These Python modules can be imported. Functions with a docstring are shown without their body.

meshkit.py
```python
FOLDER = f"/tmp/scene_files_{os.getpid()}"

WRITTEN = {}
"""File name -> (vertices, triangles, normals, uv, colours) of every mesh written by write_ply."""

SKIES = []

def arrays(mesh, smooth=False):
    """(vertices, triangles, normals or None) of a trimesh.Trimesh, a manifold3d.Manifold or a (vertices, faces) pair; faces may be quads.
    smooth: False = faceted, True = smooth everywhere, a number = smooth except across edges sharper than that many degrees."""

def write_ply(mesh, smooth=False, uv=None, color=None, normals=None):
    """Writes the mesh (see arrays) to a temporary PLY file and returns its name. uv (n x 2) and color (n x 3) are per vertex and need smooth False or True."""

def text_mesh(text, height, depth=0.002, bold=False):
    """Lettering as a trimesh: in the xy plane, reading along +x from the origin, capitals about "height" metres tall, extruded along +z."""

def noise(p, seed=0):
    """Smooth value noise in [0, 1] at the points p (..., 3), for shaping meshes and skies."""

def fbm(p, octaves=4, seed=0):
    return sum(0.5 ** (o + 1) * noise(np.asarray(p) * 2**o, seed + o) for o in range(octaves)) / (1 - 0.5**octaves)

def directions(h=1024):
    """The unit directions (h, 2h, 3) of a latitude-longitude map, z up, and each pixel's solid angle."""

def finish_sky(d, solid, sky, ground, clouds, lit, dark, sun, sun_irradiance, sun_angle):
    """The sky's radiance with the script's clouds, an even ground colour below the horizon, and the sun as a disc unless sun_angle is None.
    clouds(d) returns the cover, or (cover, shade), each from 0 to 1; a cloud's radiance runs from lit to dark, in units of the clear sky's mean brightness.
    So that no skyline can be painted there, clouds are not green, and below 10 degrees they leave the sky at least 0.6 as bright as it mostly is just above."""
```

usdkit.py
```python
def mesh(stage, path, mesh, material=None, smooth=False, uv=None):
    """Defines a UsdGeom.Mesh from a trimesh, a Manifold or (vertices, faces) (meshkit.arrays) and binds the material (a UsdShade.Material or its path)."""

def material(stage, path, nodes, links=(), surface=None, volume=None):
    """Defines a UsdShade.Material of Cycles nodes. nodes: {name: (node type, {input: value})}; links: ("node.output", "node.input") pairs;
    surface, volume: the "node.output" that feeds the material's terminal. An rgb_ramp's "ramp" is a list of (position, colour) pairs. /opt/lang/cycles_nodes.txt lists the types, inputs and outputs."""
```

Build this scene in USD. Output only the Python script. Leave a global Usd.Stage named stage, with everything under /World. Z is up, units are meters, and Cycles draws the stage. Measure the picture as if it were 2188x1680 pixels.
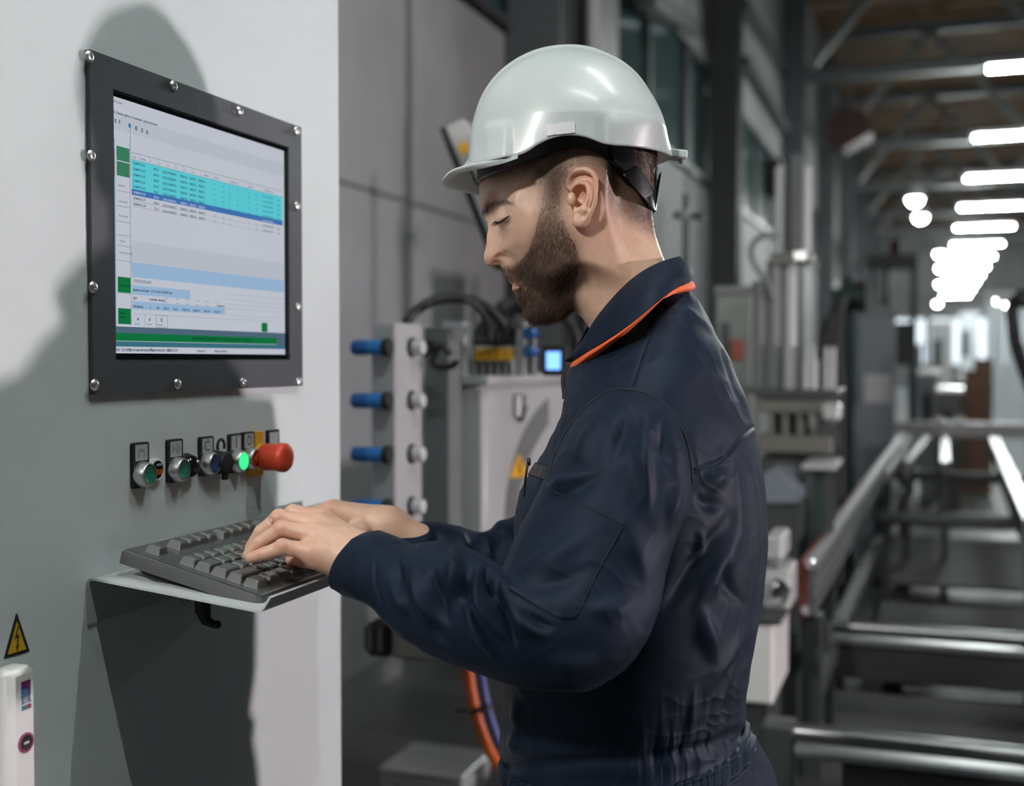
import math, random
import numpy as np
import trimesh, manifold3d as mf
from scipy.interpolate import RBFInterpolator, CubicSpline, PchipInterpolator
from scipy.ndimage import gaussian_filter, gaussian_filter1d, distance_transform_edt
from scipy.spatial import cKDTree
import shapely
from shapely.geometry import Polygon, LineString, Point
import usdkit, meshkit
from pxr import Usd, UsdGeom, UsdLux, UsdShade, Gf, Sdf, Vt

random.seed(7); rng = np.random.default_rng(7)
stage = Usd.Stage.CreateInMemory()
UsdGeom.SetStageUpAxis(stage, 'Z'); UsdGeom.SetStageMetersPerUnit(stage, 1.0)
UsdGeom.Xform.Define(stage, '/World'); UsdGeom.Scope.Define(stage, '/World/Looks')

# ---------------------------------------------------------------- camera
FPX, CX, CY = 2500.0, 1094.0, 840.0             # focal length in pixels of the 2188 x 1680 picture
YAW, PITCH = math.radians(19.62), math.radians(1.65)
EYE = np.array([0.0, 0.0, 1.45])
RIGHT = np.array([math.cos(YAW), math.sin(YAW), 0.0])
FLAT = np.array([-math.sin(YAW), math.cos(YAW), 0.0])
FWD = FLAT*math.cos(PITCH) + np.array([0, 0, -math.sin(PITCH)])
UP = FLAT*math.sin(PITCH) + np.array([0, 0, math.cos(PITCH)])
cam = UsdGeom.Camera.Define(stage, '/World/camera')
m = Gf.Matrix4d(1.0)
for i, row in enumerate((RIGHT, UP, -FWD, EYE)):
    for j in range(3): m[i, j] = float(row[j])
cam.AddTransformOp().Set(m)
cam.CreateHorizontalApertureAttr(36.0); cam.CreateVerticalApertureAttr(36.0*1680/2188)
cam.CreateFocalLengthAttr(FPX/2188*36.0)
cam.CreateFStopAttr(3.0); cam.CreateFocusDistanceAttr(1.30)
cam.CreateClippingRangeAttr(Gf.Vec2f(0.05, 500.0))
EXPOSURE = 0.0
cam.CreateExposureAttr(EXPOSURE)

# ---------------------------------------------------------------- light: dim grey ambient fill from all round, then the tube lamps
dome = UsdLux.DomeLight.Define(stage, '/World/daylight')
dome.CreateColorAttr(Gf.Vec3f(0.80, 0.97, 1.0)); dome.CreateIntensityAttr(0.008)
TUBE_STRENGTH, FAR_STRENGTH, KEY_STRENGTH = 320.0, 720.0, 740.0
TUBE_COLOR = (0.93, 1.0, 0.97)
FLOOD_AT, FLOOD_STRENGTH, FLOOD_COLOR = (5.0, 3.38, 1.28), 1720.0, (1.0, 0.87, 0.90)   # unseen lamp to the right of the picture, lights the door and the back
# lamp rows: (x of the middle, height, list of y)
KEY_AT, KEY_COLOR = (-1.0, -1.9, 3.45), (1.0, 0.96, 0.91)      # second unseen lamp, placed to light the face, left of and above the camera, just behind the plane of the cabinet door
LAMP_ROWS = [(0.80, 4.45, [0.05, 1.5]), (1.15, 4.45, [13.2, 17.2, 21.0, 25.0, 28.8, 33.0, 37.0, 41.0, 45.0, 49.0, 54.0, 59.0])]

# ---------------------------------------------------------------- helpers
def un(px, py, d):
    """The point at depth d behind a pixel of the picture."""
    return EYE + d*(FWD + RIGHT*((px-CX)/FPX) + UP*((CY-py)/FPX))
def proj(P):
    q = np.asarray(P) - EYE
    d = q@FWD
    return CX + FPX*(q@RIGHT)/d, CY - FPX*(q@UP)/d, d
def ray(px, py):
    return FWD + RIGHT*((px-CX)/FPX) + UP*((CY-py)/FPX)
def on_x(px, py, x):
    r = ray(px, py); return EYE + r*(x/r[0])
def on_y(px, py, y):
    r = ray(px, py); return EYE + r*(y/r[1])
def on_z(px, py, z):
    r = ray(px, py); return EYE + r*((z-1.45)/r[2])

def TM(v, f):
    f = np.asarray(f)
    if f.shape[1] == 4: f = np.vstack([f[:, [0, 1, 2]], f[:, [0, 2, 3]]])
    return trimesh.Trimesh(np.asarray(v, float), f, process=False)
def cat(*ms):
    out = []
    for x in ms: out += list(x) if isinstance(x, (list, tuple)) else [x]
    return trimesh.util.concatenate(out)
def hull(pts):
    M = mf.Manifold.hull_points(np.asarray(pts, float)); q = M.to_mesh()
    return trimesh.Trimesh(q.vert_properties[:, :3], q.tri_verts, process=False)
def box(x0, x1, y0, y1, z0, z1, bev=0.0):
    x0, x1 = min(x0, x1), max(x0, x1); y0, y1 = min(y0, y1), max(y0, y1); z0, z1 = min(z0, z1), max(z0, z1)
    if bev <= 0:
        b = trimesh.creation.box((x1-x0, y1-y0, z1-z0)); b.apply_translation(((x0+x1)/2, (y0+y1)/2, (z0+z1)/2)); return b
    bev = min(bev, (x1-x0)*.45, (y1-y0)*.45, (z1-z0)*.45)
    pts = []
    for sx, X in ((1, x0), (-1, x1)):
        for sy, Y in ((1, y0), (-1, y1)):
            for sz, Z in ((1, z0), (-1, z1)):
                pts += [(X, Y+sy*bev, Z+sz*bev), (X+sx*bev, Y, Z+sz*bev), (X+sx*bev, Y+sy*bev, Z)]
    return hull(pts)
def frame_of(t):
    t = np.asarray(t, float); t = t/np.linalg.norm(t)
    a = np.cross(t, (0, 0, 1.0) if abs(t[2]) < .9 else (1.0, 0, 0)); a /= np.linalg.norm(a)
    return a, np.cross(t, a), t
def lathe(profile, o, axis, seg=32):
    """profile: (radius, along) pairs, turned about the axis through o; closed at both ends."""
    a, b, t = frame_of(axis); o = np.asarray(o, float)
    ang = np.arange(seg)*2*np.pi/seg
    ring = np.cos(ang)[:, None]*a + np.sin(ang)[:, None]*b
    v = np.vstack([o + t*z + ring*r for r, z in profile] + [(o+t*profile[0][1])[None], (o+t*profile[-1][1])[None]])
    f, n = [], len(profile)
    for i in range(n-1):
        for j in range(seg):
            k = (j+1) % seg
            f += [(i*seg+j, i*seg+k, (i+1)*seg+k), (i*seg+j, (i+1)*seg+k, (i+1)*seg+j)]
    for j in range(seg):
        k = (j+1) % seg
        f += [(n*seg, k, j), (n*seg+1, (n-1)*seg+j, (n-1)*seg+k)]
    return trimesh.Trimesh(v, np.array(f), process=False)
def cyl(p0, p1, r, seg=24, bev=0.0, r1=None):
    p0, p1 = np.asarray(p0, float), np.asarray(p1, float); L = np.linalg.norm(p1-p0); r1 = r if r1 is None else r1
    if bev > 0: pr = [(r-bev, 0), (r, bev), (r1, L-bev), (r1-bev, L)]
    else: pr = [(r, 0), (r1, L)]
    return lathe(pr, p0, p1-p0, seg)
def spline(pts, n):
    pts = np.asarray(pts, float); s = np.r_[0, np.cumsum(np.linalg.norm(np.diff(pts, axis=0), axis=1))]
    return CubicSpline(s, pts)(np.linspace(0, s[-1], n))
def tube(pts, r, seg=10, n=None):
    p = spline(pts, n) if n else np.asarray(pts, float)
    t = np.gradient(p, axis=0); t /= np.linalg.norm(t, axis=1, keepdims=True)
    a = frame_of(t[0])[0]; A = []
    for k in range(len(p)):
        a = a - t[k]*(a@t[k]); a /= np.linalg.norm(a); A.append(a)
    A = np.array(A); B = np.cross(t, A); ang = np.arange(seg)*2*np.pi/seg
    r = np.broadcast_to(r, (len(p),))
    v = p[:, None] + r[:, None, None]*(np.cos(ang)[None, :, None]*A[:, None] + np.sin(ang)[None, :, None]*B[:, None])
    return grid_mesh(v, True, True)
def grid_mesh(v, closed=True, caps=False):
    """v: (rows, columns, 3)."""
    n, mcol = v.shape[:2]; J = np.arange(mcol if closed else mcol-1)
    i, j = np.meshgrid(np.arange(n-1), J, indexing='ij'); k = (j+1) % mcol
    q = np.stack([i*mcol+j, i*mcol+k, (i+1)*mcol+k, (i+1)*mcol+j], -1).reshape(-1, 4)
    V = v.reshape(-1, 3); F = np.vstack([q[:, [0, 1, 2]], q[:, [0, 2, 3]]])
    if caps:
        a, b = len(V), len(V)+1; V = np.vstack([V, v[0].mean(0), v[-1].mean(0)]); jj = np.arange(mcol); kk = (jj+1) % mcol
        F = np.vstack([F, np.stack([np.full(mcol, a), kk, jj], 1), np.stack([np.full(mcol, b), (n-1)*mcol+jj, (n-1)*mcol+kk], 1)])
    return trimesh.Trimesh(V, F, process=False)
def plate(poly, o, ex, ey, ez, t):
    """A shapely polygon in the plane (ex, ey) at o, thickened by t along ez."""
    geoms = getattr(poly, 'geoms', [poly]); out = []
    M = np.column_stack([ex, ey, ez])
    for g in geoms:
        e = trimesh.creation.extrude_polygon(g, t, engine='earcut')
        e.vertices = e.vertices@M.T + np.asarray(o); out.append(e)
    e = cat(out)
    if np.linalg.det(M) < 0: e.invert()
    return e
def surface_nets(F, o, h):
    s = F < 0; sh = np.array(F.shape)-1
    corner = lambda d: tuple(slice(d[k], d[k]+sh[k]) for k in range(3))
    offs = [(a, b, c) for a in (0, 1) for b in (0, 1) for c in (0, 1)]
    cnt = sum(s[corner(d)].astype(np.int8) for d in offs)
    mixed = (cnt > 0) & (cnt < 8)
    cells = np.argwhere(mixed); idx = np.full(sh, -1, np.int64); idx[mixed] = np.arange(len(cells))
    acc = np.zeros((len(cells), 3)); n = np.zeros(len(cells))
    val = {d: F[corner(d)][mixed] for d in offs}
    for d0 in offs:
        for ax in range(3):
            if d0[ax]: continue
            d1 = list(d0); d1[ax] = 1; d1 = tuple(d1)
            A, B = val[d0], val[d1]; mm = (A < 0) != (B < 0)
            t = A[mm]/(A[mm]-B[mm]); p = np.repeat(np.array(d0, float)[None], mm.sum(), 0); p[:, ax] += t
            acc[mm] += p; n[mm] += 1
    V = (cells + acc/n[:, None])*h + np.asarray(o)
    Q = []
    for ax in range(3):
        u, w = (ax+1) % 3, (ax+2) % 3
        lo = [slice(None)]*3; hi = [slice(None)]*3; lo[ax] = slice(0, -1); hi[ax] = slice(1, None)
        lo[u] = hi[u] = slice(1, -1); lo[w] = hi[w] = slice(1, -1)
        A, B = s[tuple(lo)], s[tuple(hi)]
        for inside in (True, False):
            e = np.argwhere((A != B) & (A == inside)); e[:, u] += 1; e[:, w] += 1
            def cell(du, dw):
                c = e.copy(); c[:, u] -= du; c[:, w] -= dw; return idx[tuple(c.T)]
            q = np.stack([cell(1, 1), cell(0, 1), cell(0, 0), cell(1, 0)], 1)
            Q.append(q if inside else q[:, ::-1])
    return TM(V, np.vstack(Q))
def smin(a, b, k):
    hh = np.clip(.5+.5*(b-a)/k, 0, 1); return b*(1-hh)+a*hh - k*hh*(1-hh)
def smax(a, b, k): return -smin(-a, -b, k)
def sd_cone(P, a, b, ra, rb):
    """Rounded cone from a (radius ra) to b (radius rb)."""
    a, b = np.asarray(a, float), np.asarray(b, float); ab = b-a; L2 = ab@ab
    t = np.clip(((P-a)@ab)/max(L2, 1e-12), 0, 1)
    return np.linalg.norm(P-a-t[..., None]*ab, axis=-1) - (ra+(rb-ra)*t)

# ---------------------------------------------------------------- naming
LOC = {}
def uniq(base):
    p, n = base, 0
    while stage.GetPrimAtPath(p): n += 1; p = f'{base}_{n:03d}'
    return p
def data(prim, **kw):
    for k, v in kw.items():
        if v: prim.SetCustomDataByKey(k, v)
def thing(name, label, category, loc=(0, 0, 0), group=None, kind=None):
    x = UsdGeom.Xform.Define(stage, uniq('/World/'+name)); x.AddTranslateOp().Set(Gf.Vec3d(*map(float, loc)))
    data(x.GetPrim(), label=label, category=category, group=group, kind=kind)
    LOC[str(x.GetPath())] = np.asarray(loc, float); return str(x.GetPath())
def part(parent, name, mesh, mat, smooth=30, label=None, kind=None):
    o = LOC[parent]; path = uniq(parent+'/'+name)
    v, f = np.asarray(mesh.vertices)-o, np.asarray(mesh.faces)
    g = usdkit.mesh(stage, path, (v, f), MATS[mat], smooth=smooth)
    data(g.GetPrim(), label=label, kind=kind); LOC[path] = o; return path
def solo(name, label, category, mesh, mat, smooth=30, group=None, kind=None):
    path = uniq('/World/'+name)
    g = usdkit.mesh(stage, path, (np.asarray(mesh.vertices), np.asarray(mesh.faces)), MATS[mat], smooth=smooth)
    data(g.GetPrim(), label=label, category=category, group=group, kind=kind); LOC[path] = np.zeros(3); return path
def struct(name, mesh, mat, smooth=30):
    return solo(name, None, None, mesh, mat, smooth, kind='structure')
def dup(src, loc, label=None, group=None, rotz=0.0):
    was = stage.GetPrimAtPath(src); base = src.rsplit('_', 1)[0] if src[-3:].isdigit() else src
    x = UsdGeom.Xform.Define(stage, uniq(base)); x.AddTranslateOp().Set(Gf.Vec3d(*map(float, loc)))
    if rotz: x.AddRotateZOp().Set(rotz)
    c = was.GetCustomData(); p = x.GetPrim()
    p.GetReferences().AddInternalReference(was.GetPath()); p.SetInstanceable(True)
    data(p, label=label or c.get('label'), category=c.get('category'), group=group or c.get('group'))
    return str(p.GetPath())
def curves(parent, name, pts, counts, widths, mat, label=None):
    path = uniq(parent+'/'+name); c = UsdGeom.BasisCurves.Define(stage, path)
    c.CreateTypeAttr('linear'); c.CreatePointsAttr(Vt.Vec3fArray.FromNumpy((np.asarray(pts)-LOC[parent]).astype(np.float32)))
    c.CreateCurveVertexCountsAttr(Vt.IntArray.FromNumpy(np.asarray(counts, np.int32)))
    c.CreateWidthsAttr(Vt.FloatArray.FromNumpy(np.asarray(widths, np.float32))); c.SetWidthsInterpolation('vertex')
    UsdShade.MaterialBindingAPI.Apply(c.GetPrim()).Bind(MATS[mat]); data(c.GetPrim(), label=label); return path
def set_tint(path, rgb):
    pv = UsdGeom.PrimvarsAPI(stage.GetPrimAtPath(path)).CreatePrimvar('tint', Sdf.ValueTypeNames.Color3fArray, 'vertex')
    pv.Set(Vt.Vec3fArray.FromNumpy(np.asarray(rgb, np.float32)))

# ---------------------------------------------------------------- materials
MATS = {}
def srgb(r, g, b):
    c = np.array([r, g, b], float)/255
    return tuple(np.where(c < .04045, c/12.92, ((c+.055)/1.055)**2.4))
def pbr(name, col, rough=.5, metal=0.0, var=0.0, vscale=20.0, bump=0.0, bscale=200.0, bdist=.001, **kw):
    """Plain surface with optional tone variation and fine relief, both from noise in object space."""
    N = {'p': ('principled_bsdf', {'base_color': col, 'roughness': rough, 'metallic': metal, **kw})}; L = []
    if var or bump: N['tc'] = ('texture_coordinate', {})
    if var:
        N['n'] = ('noise_texture', {'scale': vscale, 'detail': 4.0, 'roughness': .6})
        lo = tuple(c*(1-var) for c in col); hi = tuple(min(1, c*(1+var)) for c in col)
        N['r'] = ('rgb_ramp', {'ramp': [(0.3, lo), (0.7, hi)]}); L += [('tc.object', 'n.vector'), ('n.fac', 'r.fac'), ('r.color', 'p.base_color')]
    if bump:
        N['n2'] = ('noise_texture', {'scale': bscale, 'detail': 2.0}); N['b'] = ('bump', {'strength': bump, 'distance': bdist})
        L += [('tc.object', 'n2.vector'), ('n2.fac', 'b.height'), ('b.normal', 'p.normal')]
    MATS[name] = usdkit.material(stage, '/World/Looks/'+name, N, L, surface='p.BSDF')
def glow(name, col, s):
    MATS[name] = usdkit.material(stage, '/World/Looks/'+name, {'e': ('emission', {'color': col, 'strength': s})}, [], surface='e.emission')
pbr('cabinet_paint', (.63, .69, .695), .42, var=.015, vscale=3, bump=.12, bscale=900, bdist=.0004)
pbr('shelf_paint', (.44, .48, .49), .40, bump=.1, bscale=900, bdist=.0004)
pbr('bezel_paint', (.066, .070, .080), .42, bump=.35, bscale=700, bdist=.0006)
pbr('black_plastic', (.012, .012, .013), .35)
pbr('gloss_black', (.008, .008, .009), .12)
pbr('matt_black', (.015, .015, .016), .7)
pbr('screw_steel', (.88, .88, .88), .34, 1.0)
pbr('satin_aluminium', (.72, .73, .75), .38, 1.0)
pbr('chrome', (.85, .85, .86), .12, 1.0)
pbr('button_green', (.015, .17, .10), .38)
pbr('button_blue', (.03, .05, .14), .38)
pbr('button_red', (.28, .015, .01), .38)
pbr('stop_red', (.60, .055, .02), .45)
pbr('stop_yellow', (.80, .42, .02), .45)
pbr('sign_yellow', (.62, .36, .02), .5)
pbr('white_plastic', (.70, .70, .69), .35)
pbr('label_white', (.72, .74, .76), .5)
pbr('label_grey', (.42, .45, .47), .5)
pbr('ink', (.012, .012, .014), .6)
pbr('ink_grey', (.25, .28, .30), .6)
pbr('orange_print', (.75, .10, .01), .5)
pbr('purple_print', (.16, .015, .13), .5); pbr('violet_print', (.07, .02, .16), .5); pbr('blue_print', (.03, .13, .30), .5); pbr('teal_print', (.03, .16, .17), .5); pbr('pink_print', (.25, .03, .10), .5)
glow('lit_green', (.05, 1.0, .32), 1.1)
# ================================================================ the hall
pbr('floor_concrete', (.060, .066, .062), .40, var=.25, vscale=1.2, bump=.1, bscale=40)
pbr('wall_panel', (.30, .31, .32), .7, var=.10, vscale=1.5, bump=.15, bscale=60)
pbr('joint_brown', (.13, .115, .10), .8)
pbr('column_steel', (.055, .062, .068), .5, var=.1)
pbr('truss_steel', (.10, .105, .105), .5)
pbr('roof_deck', (.17, .100, .048), .75, var=.3, vscale=1.0)
pbr('window_glass_dark', (.05, .11, .11), .15)
pbr('grey_enamel', (.16, .17, .175), .45)
pbr('light_enamel', (.42, .43, .43), .4)
pbr('bluegrey_enamel', (.16, .19, .22), .45)
pbr('dark_machine', (.035, .042, .042), .5)
pbr('teal_dark', (.018, .045, .045), .5)
pbr('olive_machine', (.13, .13, .11), .5)
pbr('rubber', (.010, .010, .011), .55)
pbr('hose_blue', (.07, .10, .32), .45)
pbr('hose_orange', (.60, .11, .015), .45)
pbr('fitting_blue', (.01, .10, .33), .38)
pbr('fitting_light_blue', (.02, .19, .55), .35)
pbr('rail_red', (.26, .055, .03), .5)
pbr('cardboard', (.22, .13, .09), .8)
pbr('pallet_wood', (.35, .2, .1), .8)
pbr('sheet_white', (.75, .80, .85), .5)
pbr('knob_white', (.62, .62, .64), .25)
pbr('dark_red', (.030, .004, .003), .6)
glow('tube_glow', TUBE_COLOR, TUBE_STRENGTH); glow('tube_glow_far', TUBE_COLOR, FAR_STRENGTH)
glow('bay_glow', (1.0, .98, .95), 70.0)
glow('display_blue', (.18, .42, 1.0), 2.2)
glow('daylight_pane', (.82, .93, 1.0), 1.6)

XW = -2.3
struct('floor', box(-2.6, 16, -9, 70, -.2, 0), 'floor_concrete')
# left wall: precast panels with recessed joints
w = thing('wall_left', None, None, (XW, 0, 0), kind='structure')
part(w, 'backing', box(XW-.30, XW-.06, -9, 70, 0, 8.6), 'joint_brown')
ys = [-9, -4.2, .42] + [5.04+6.62*k for k in range(10)]
for a, b in zip(ys[:-1], ys[1:]):
    rows = [(0.0, 2.20), (2.188, 3.33), (4.62, 8.5)]
    for z0, z1 in rows:
        part(w, 'panel', box(XW-.06, XW+.0, a+.045, b-.045, z0, z1-.02, .008), 'wall_panel')
n = 0
for k, (a, b) in enumerate(zip(ys[2:-1], ys[3:])):
    n += 1
    t = thing(f'window_{n}', None, None, (XW, (a+b)/2, 3.35), kind='structure')
    part(t, 'pane', box(XW-.05, XW-.035, a+.1, b-.1, 3.38, 4.58), 'window_glass_dark')
    fr = [box(XW-.06, XW+.03, a+.06, b-.06, z, z+.06) for z in (3.34, 4.55)]
    fr += [box(XW-.06, XW+.02, y-.03, y+.03, 3.34, 4.6) for y in np.linspace(a+.08, b-.08, 5)]
    part(t, 'window_frame', cat(fr), 'column_steel')
struct('baseboard_left', box(XW, XW+.03, -9, 70, 0, .12), 'grey_enamel')
# far end wall with its daylit windows
struct('wall_far', box(-2.6, 16, 66, 66.3, 0, 8.6), 'wall_panel')
n0 = n
for x in np.arange(-1.2, 9, 2.2):
    n += 1
    t = thing(f'window_{n}', None, None, (x, 65.98, 1.2), kind='structure')
    part(t, 'pane', box(x-.95, x+.95, 65.95, 65.97, 1.2, 3.6), 'daylight_pane')
    part(t, 'window_frame', cat(box(x-1.0, x+1.0, 65.92, 66, 1.12, 1.2), box(x-1.0, x+1.0, 65.92, 66, 3.6, 3.68), box(x-.03, x+.03, 65.92, 65.99, 1.2, 3.6)), 'column_steel')
# ceiling: ribbed brown deck on trusses
struct('ceiling', box(-2.6, 16, -9, 66.3, 8.6, 8.7), 'roof_deck')
deck = thing('roof_deck', 'brown ribbed roof sheeting above the grey steel trusses', 'roof', (0, 0, 8.5), kind='structure')
for y in np.arange(8, 66, .9):
    part(deck, 'rib', box(-2.3, 16, y, y+.34, 8.52, 8.6), 'roof_deck')

def ibeam(p, h, wide=.24, deep=.30, t=.02):
    x, y = p
    return cat(box(x-t/2, x+t/2, y-wide/2+.001, y+wide/2-.001, 0, h) if False else box(x-deep/2, x+deep/2, y-t/2, y+t/2, 0, h),
               box(x-deep/2, x-deep/2+t, y-wide/2, y+wide/2, 0, h), box(x+deep/2-t, x+deep/2, y-wide/2, y+wide/2, 0, h))
COLY = [6.45, 12.95, 19.7, 26.2, 32.7, 39.2, 45.7, 52.2]
first = None
colnames = ['first grey steel column along the wall, right behind the white hard hat', 'second steel column along the wall, just right of the hard hat',
            'third steel column along the wall, under the nearest visible truss', 'fourth steel column from the camera along the wall',
            'fifth steel column along the wall, far down the hall', 'sixth steel column along the wall, blurred in the distance',
            'seventh steel column along the wall, blurred in the distance', 'last steel column along the wall near the bright end of the hall']
for k, y in enumerate(COLY):
    x = XW+.18
    if k == 0:
        first = thing('steel_column', colnames[0], 'column', (x, y, 0), 'steel columns along the wall', kind='structure')
        b = box(x-.15, x+.15, y-.01, y+.01, 0, 8.2)
        part(first, 'web', b, 'column_steel')
        for yy in (y-.125, y+.125):
            part(first, 'flange', box(x-.16, x+.16, yy-.012, yy+.012, 0, 8.2), 'column_steel')
        part(first, 'base_plate', box(x-.2, x+.2, y-.2, y+.2, 0, .03), 'column_steel')
    else:
        dup(first, (x, y, 0), colnames[k], 'steel columns along the wall')
# the nearest column is a pair with a pale downpipe between
pp = un(1222, 60, 7.9); pp[0] = XW+.35
solo('downpipe', 'pale grey vertical pipe on the wall beside the first steel column', 'pipe', cyl((XW+.40, 6.78, 0), (XW+.40, 6.78, 8.2), .042, 16), 'light_enamel')
solo('steel_post', 'dark square steel post on the wall behind the pale pipe', 'post', box(XW+.02, XW+.30, 7.20, 7.75, 0, 8.2), 'column_steel')

# trusses
def bar(a, b, s):
    a, b = np.asarray(a, float), np.asarray(b, float); u, v, t = frame_of(b-a)
    return hull([p + sx*u*s/2 + sy*v*s/2 for p in (a, b) for sx in (-1, 1) for sy in (-1, 1)])
tr0 = None
for k, y in enumerate(COLY[1:]):
    lab = ['truss carried by the second steel column, mostly above the picture', 'nearest roof truss in view, with a pale diagonal over the first tube lamp', 'second roof truss in view, above the second tube lamp', 'third roof truss in view down the hall',
           'fourth roof truss down the hall', 'fifth roof truss down the hall, blurred', 'roof truss farthest down the hall'][k]
    if k == 0:
        tr0 = thing('roof_truss', lab, 'truss', (0, y, 5.95), 'roof trusses across the hall', kind='structure')
        part(tr0, 'bottom_chord', box(-2.2, 16, y-.10, y+.10, 5.95, 6.14), 'column_steel')
        part(tr0, 'top_chord', box(-2.2, 16, y-.10, y+.10, 8.28, 8.48), 'column_steel')
        xs = np.arange(-1.95, 15, 1.9)
        for i in range(len(xs)-1):
            z0, z1 = (6.10, 8.35) if i % 2 == 0 else (8.35, 6.10)
            part(tr0, 'diagonal', bar((xs[i], y, z0), (xs[i+1], y, z1), .13), 'truss_steel')
    else:
        dup(tr0, (0, y, 5.95), lab, 'roof trusses across the hall')
# wall bracing between the columns
for (pa, da, pb, db, s, lab) in [((1380, -5), 9.0, (1516, 88), 13.9, .16, 'dark diagonal brace rising from the first bay to the second column'),
                                 ((1590, 130), 14.6, (1700, 320), 20.4, .14, 'dark diagonal brace falling from the second to the third column'),
                                 ((1585, 10), 14.6, (1695, 190), 20.4, .16, 'dark upper diagonal brace between second and third columns'),
                                 ((1705, 240), 21, (1765, 340), 27, .16, 'small dark diagonal brace between third and fourth columns'),
                                 ((1210, -40), 8.6, (1516, 90), 13.8, .12, 'thin upper brace crossing the wall above the hard hat')]:
    solo('wall_brace', lab, 'brace', bar(un(*pa, da), un(*pb, db), s), 'column_steel', kind='structure')

# ---------------------------------------------------------------- lamps
def lamp_meshes(x, y, z):
    return (box(x-.66, x+.66, y-.07, y+.07, z+.035, z+.10, .01), cyl((x-.60, y, z), (x+.60, y, z), .0145, 12),
            [box(x+s*.63-.025, x+s*.63+.025, y-.03, y+.03, z-.03, z+.036, .005) for s in (-1, 1)])
L0 = {}
order = ['nearest', 'second', 'third', 'fourth', 'fifth', 'sixth', 'seventh', 'eighth', 'ninth', 'tenth', 'eleventh', 'twelfth', 'last']
for ri, (x, z, lys) in enumerate(LAMP_ROWS):
    for k, y in enumerate(lys):
        if ri: lab = f'{order[min(k, 12)]} glowing white tube lamp in the row hanging down the hall'; g = 'tube lamps hanging down the hall'
        else: lab = ['white tube lamp overhead, above the camera', 'white tube lamp hanging above the control cabinet and the worker'][k]; g = 'tube lamps overhead, out of the picture'
        if ri not in L0:
            L0[ri] = thing('tube_lamp', lab, 'lamp', (x, y, z), g)
            h_, t_, e_ = lamp_meshes(x, y, z)
            part(L0[ri], 'housing', h_, 'light_enamel'); part(L0[ri], 'tube', t_, ('tube_glow', 'tube_glow_far')[ri])
            for q in e_: part(L0[ri], 'socket', q, 'light_enamel')
            for s in (-.5, .5): part(L0[ri], 'suspension_wire', cyl((x+s, y, z+.1), (x+s, y, 8.62), .003, 6), 'truss_steel')
        else:
            dup(L0[ri], (x, y, z), lab, g)
B0 = None
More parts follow.
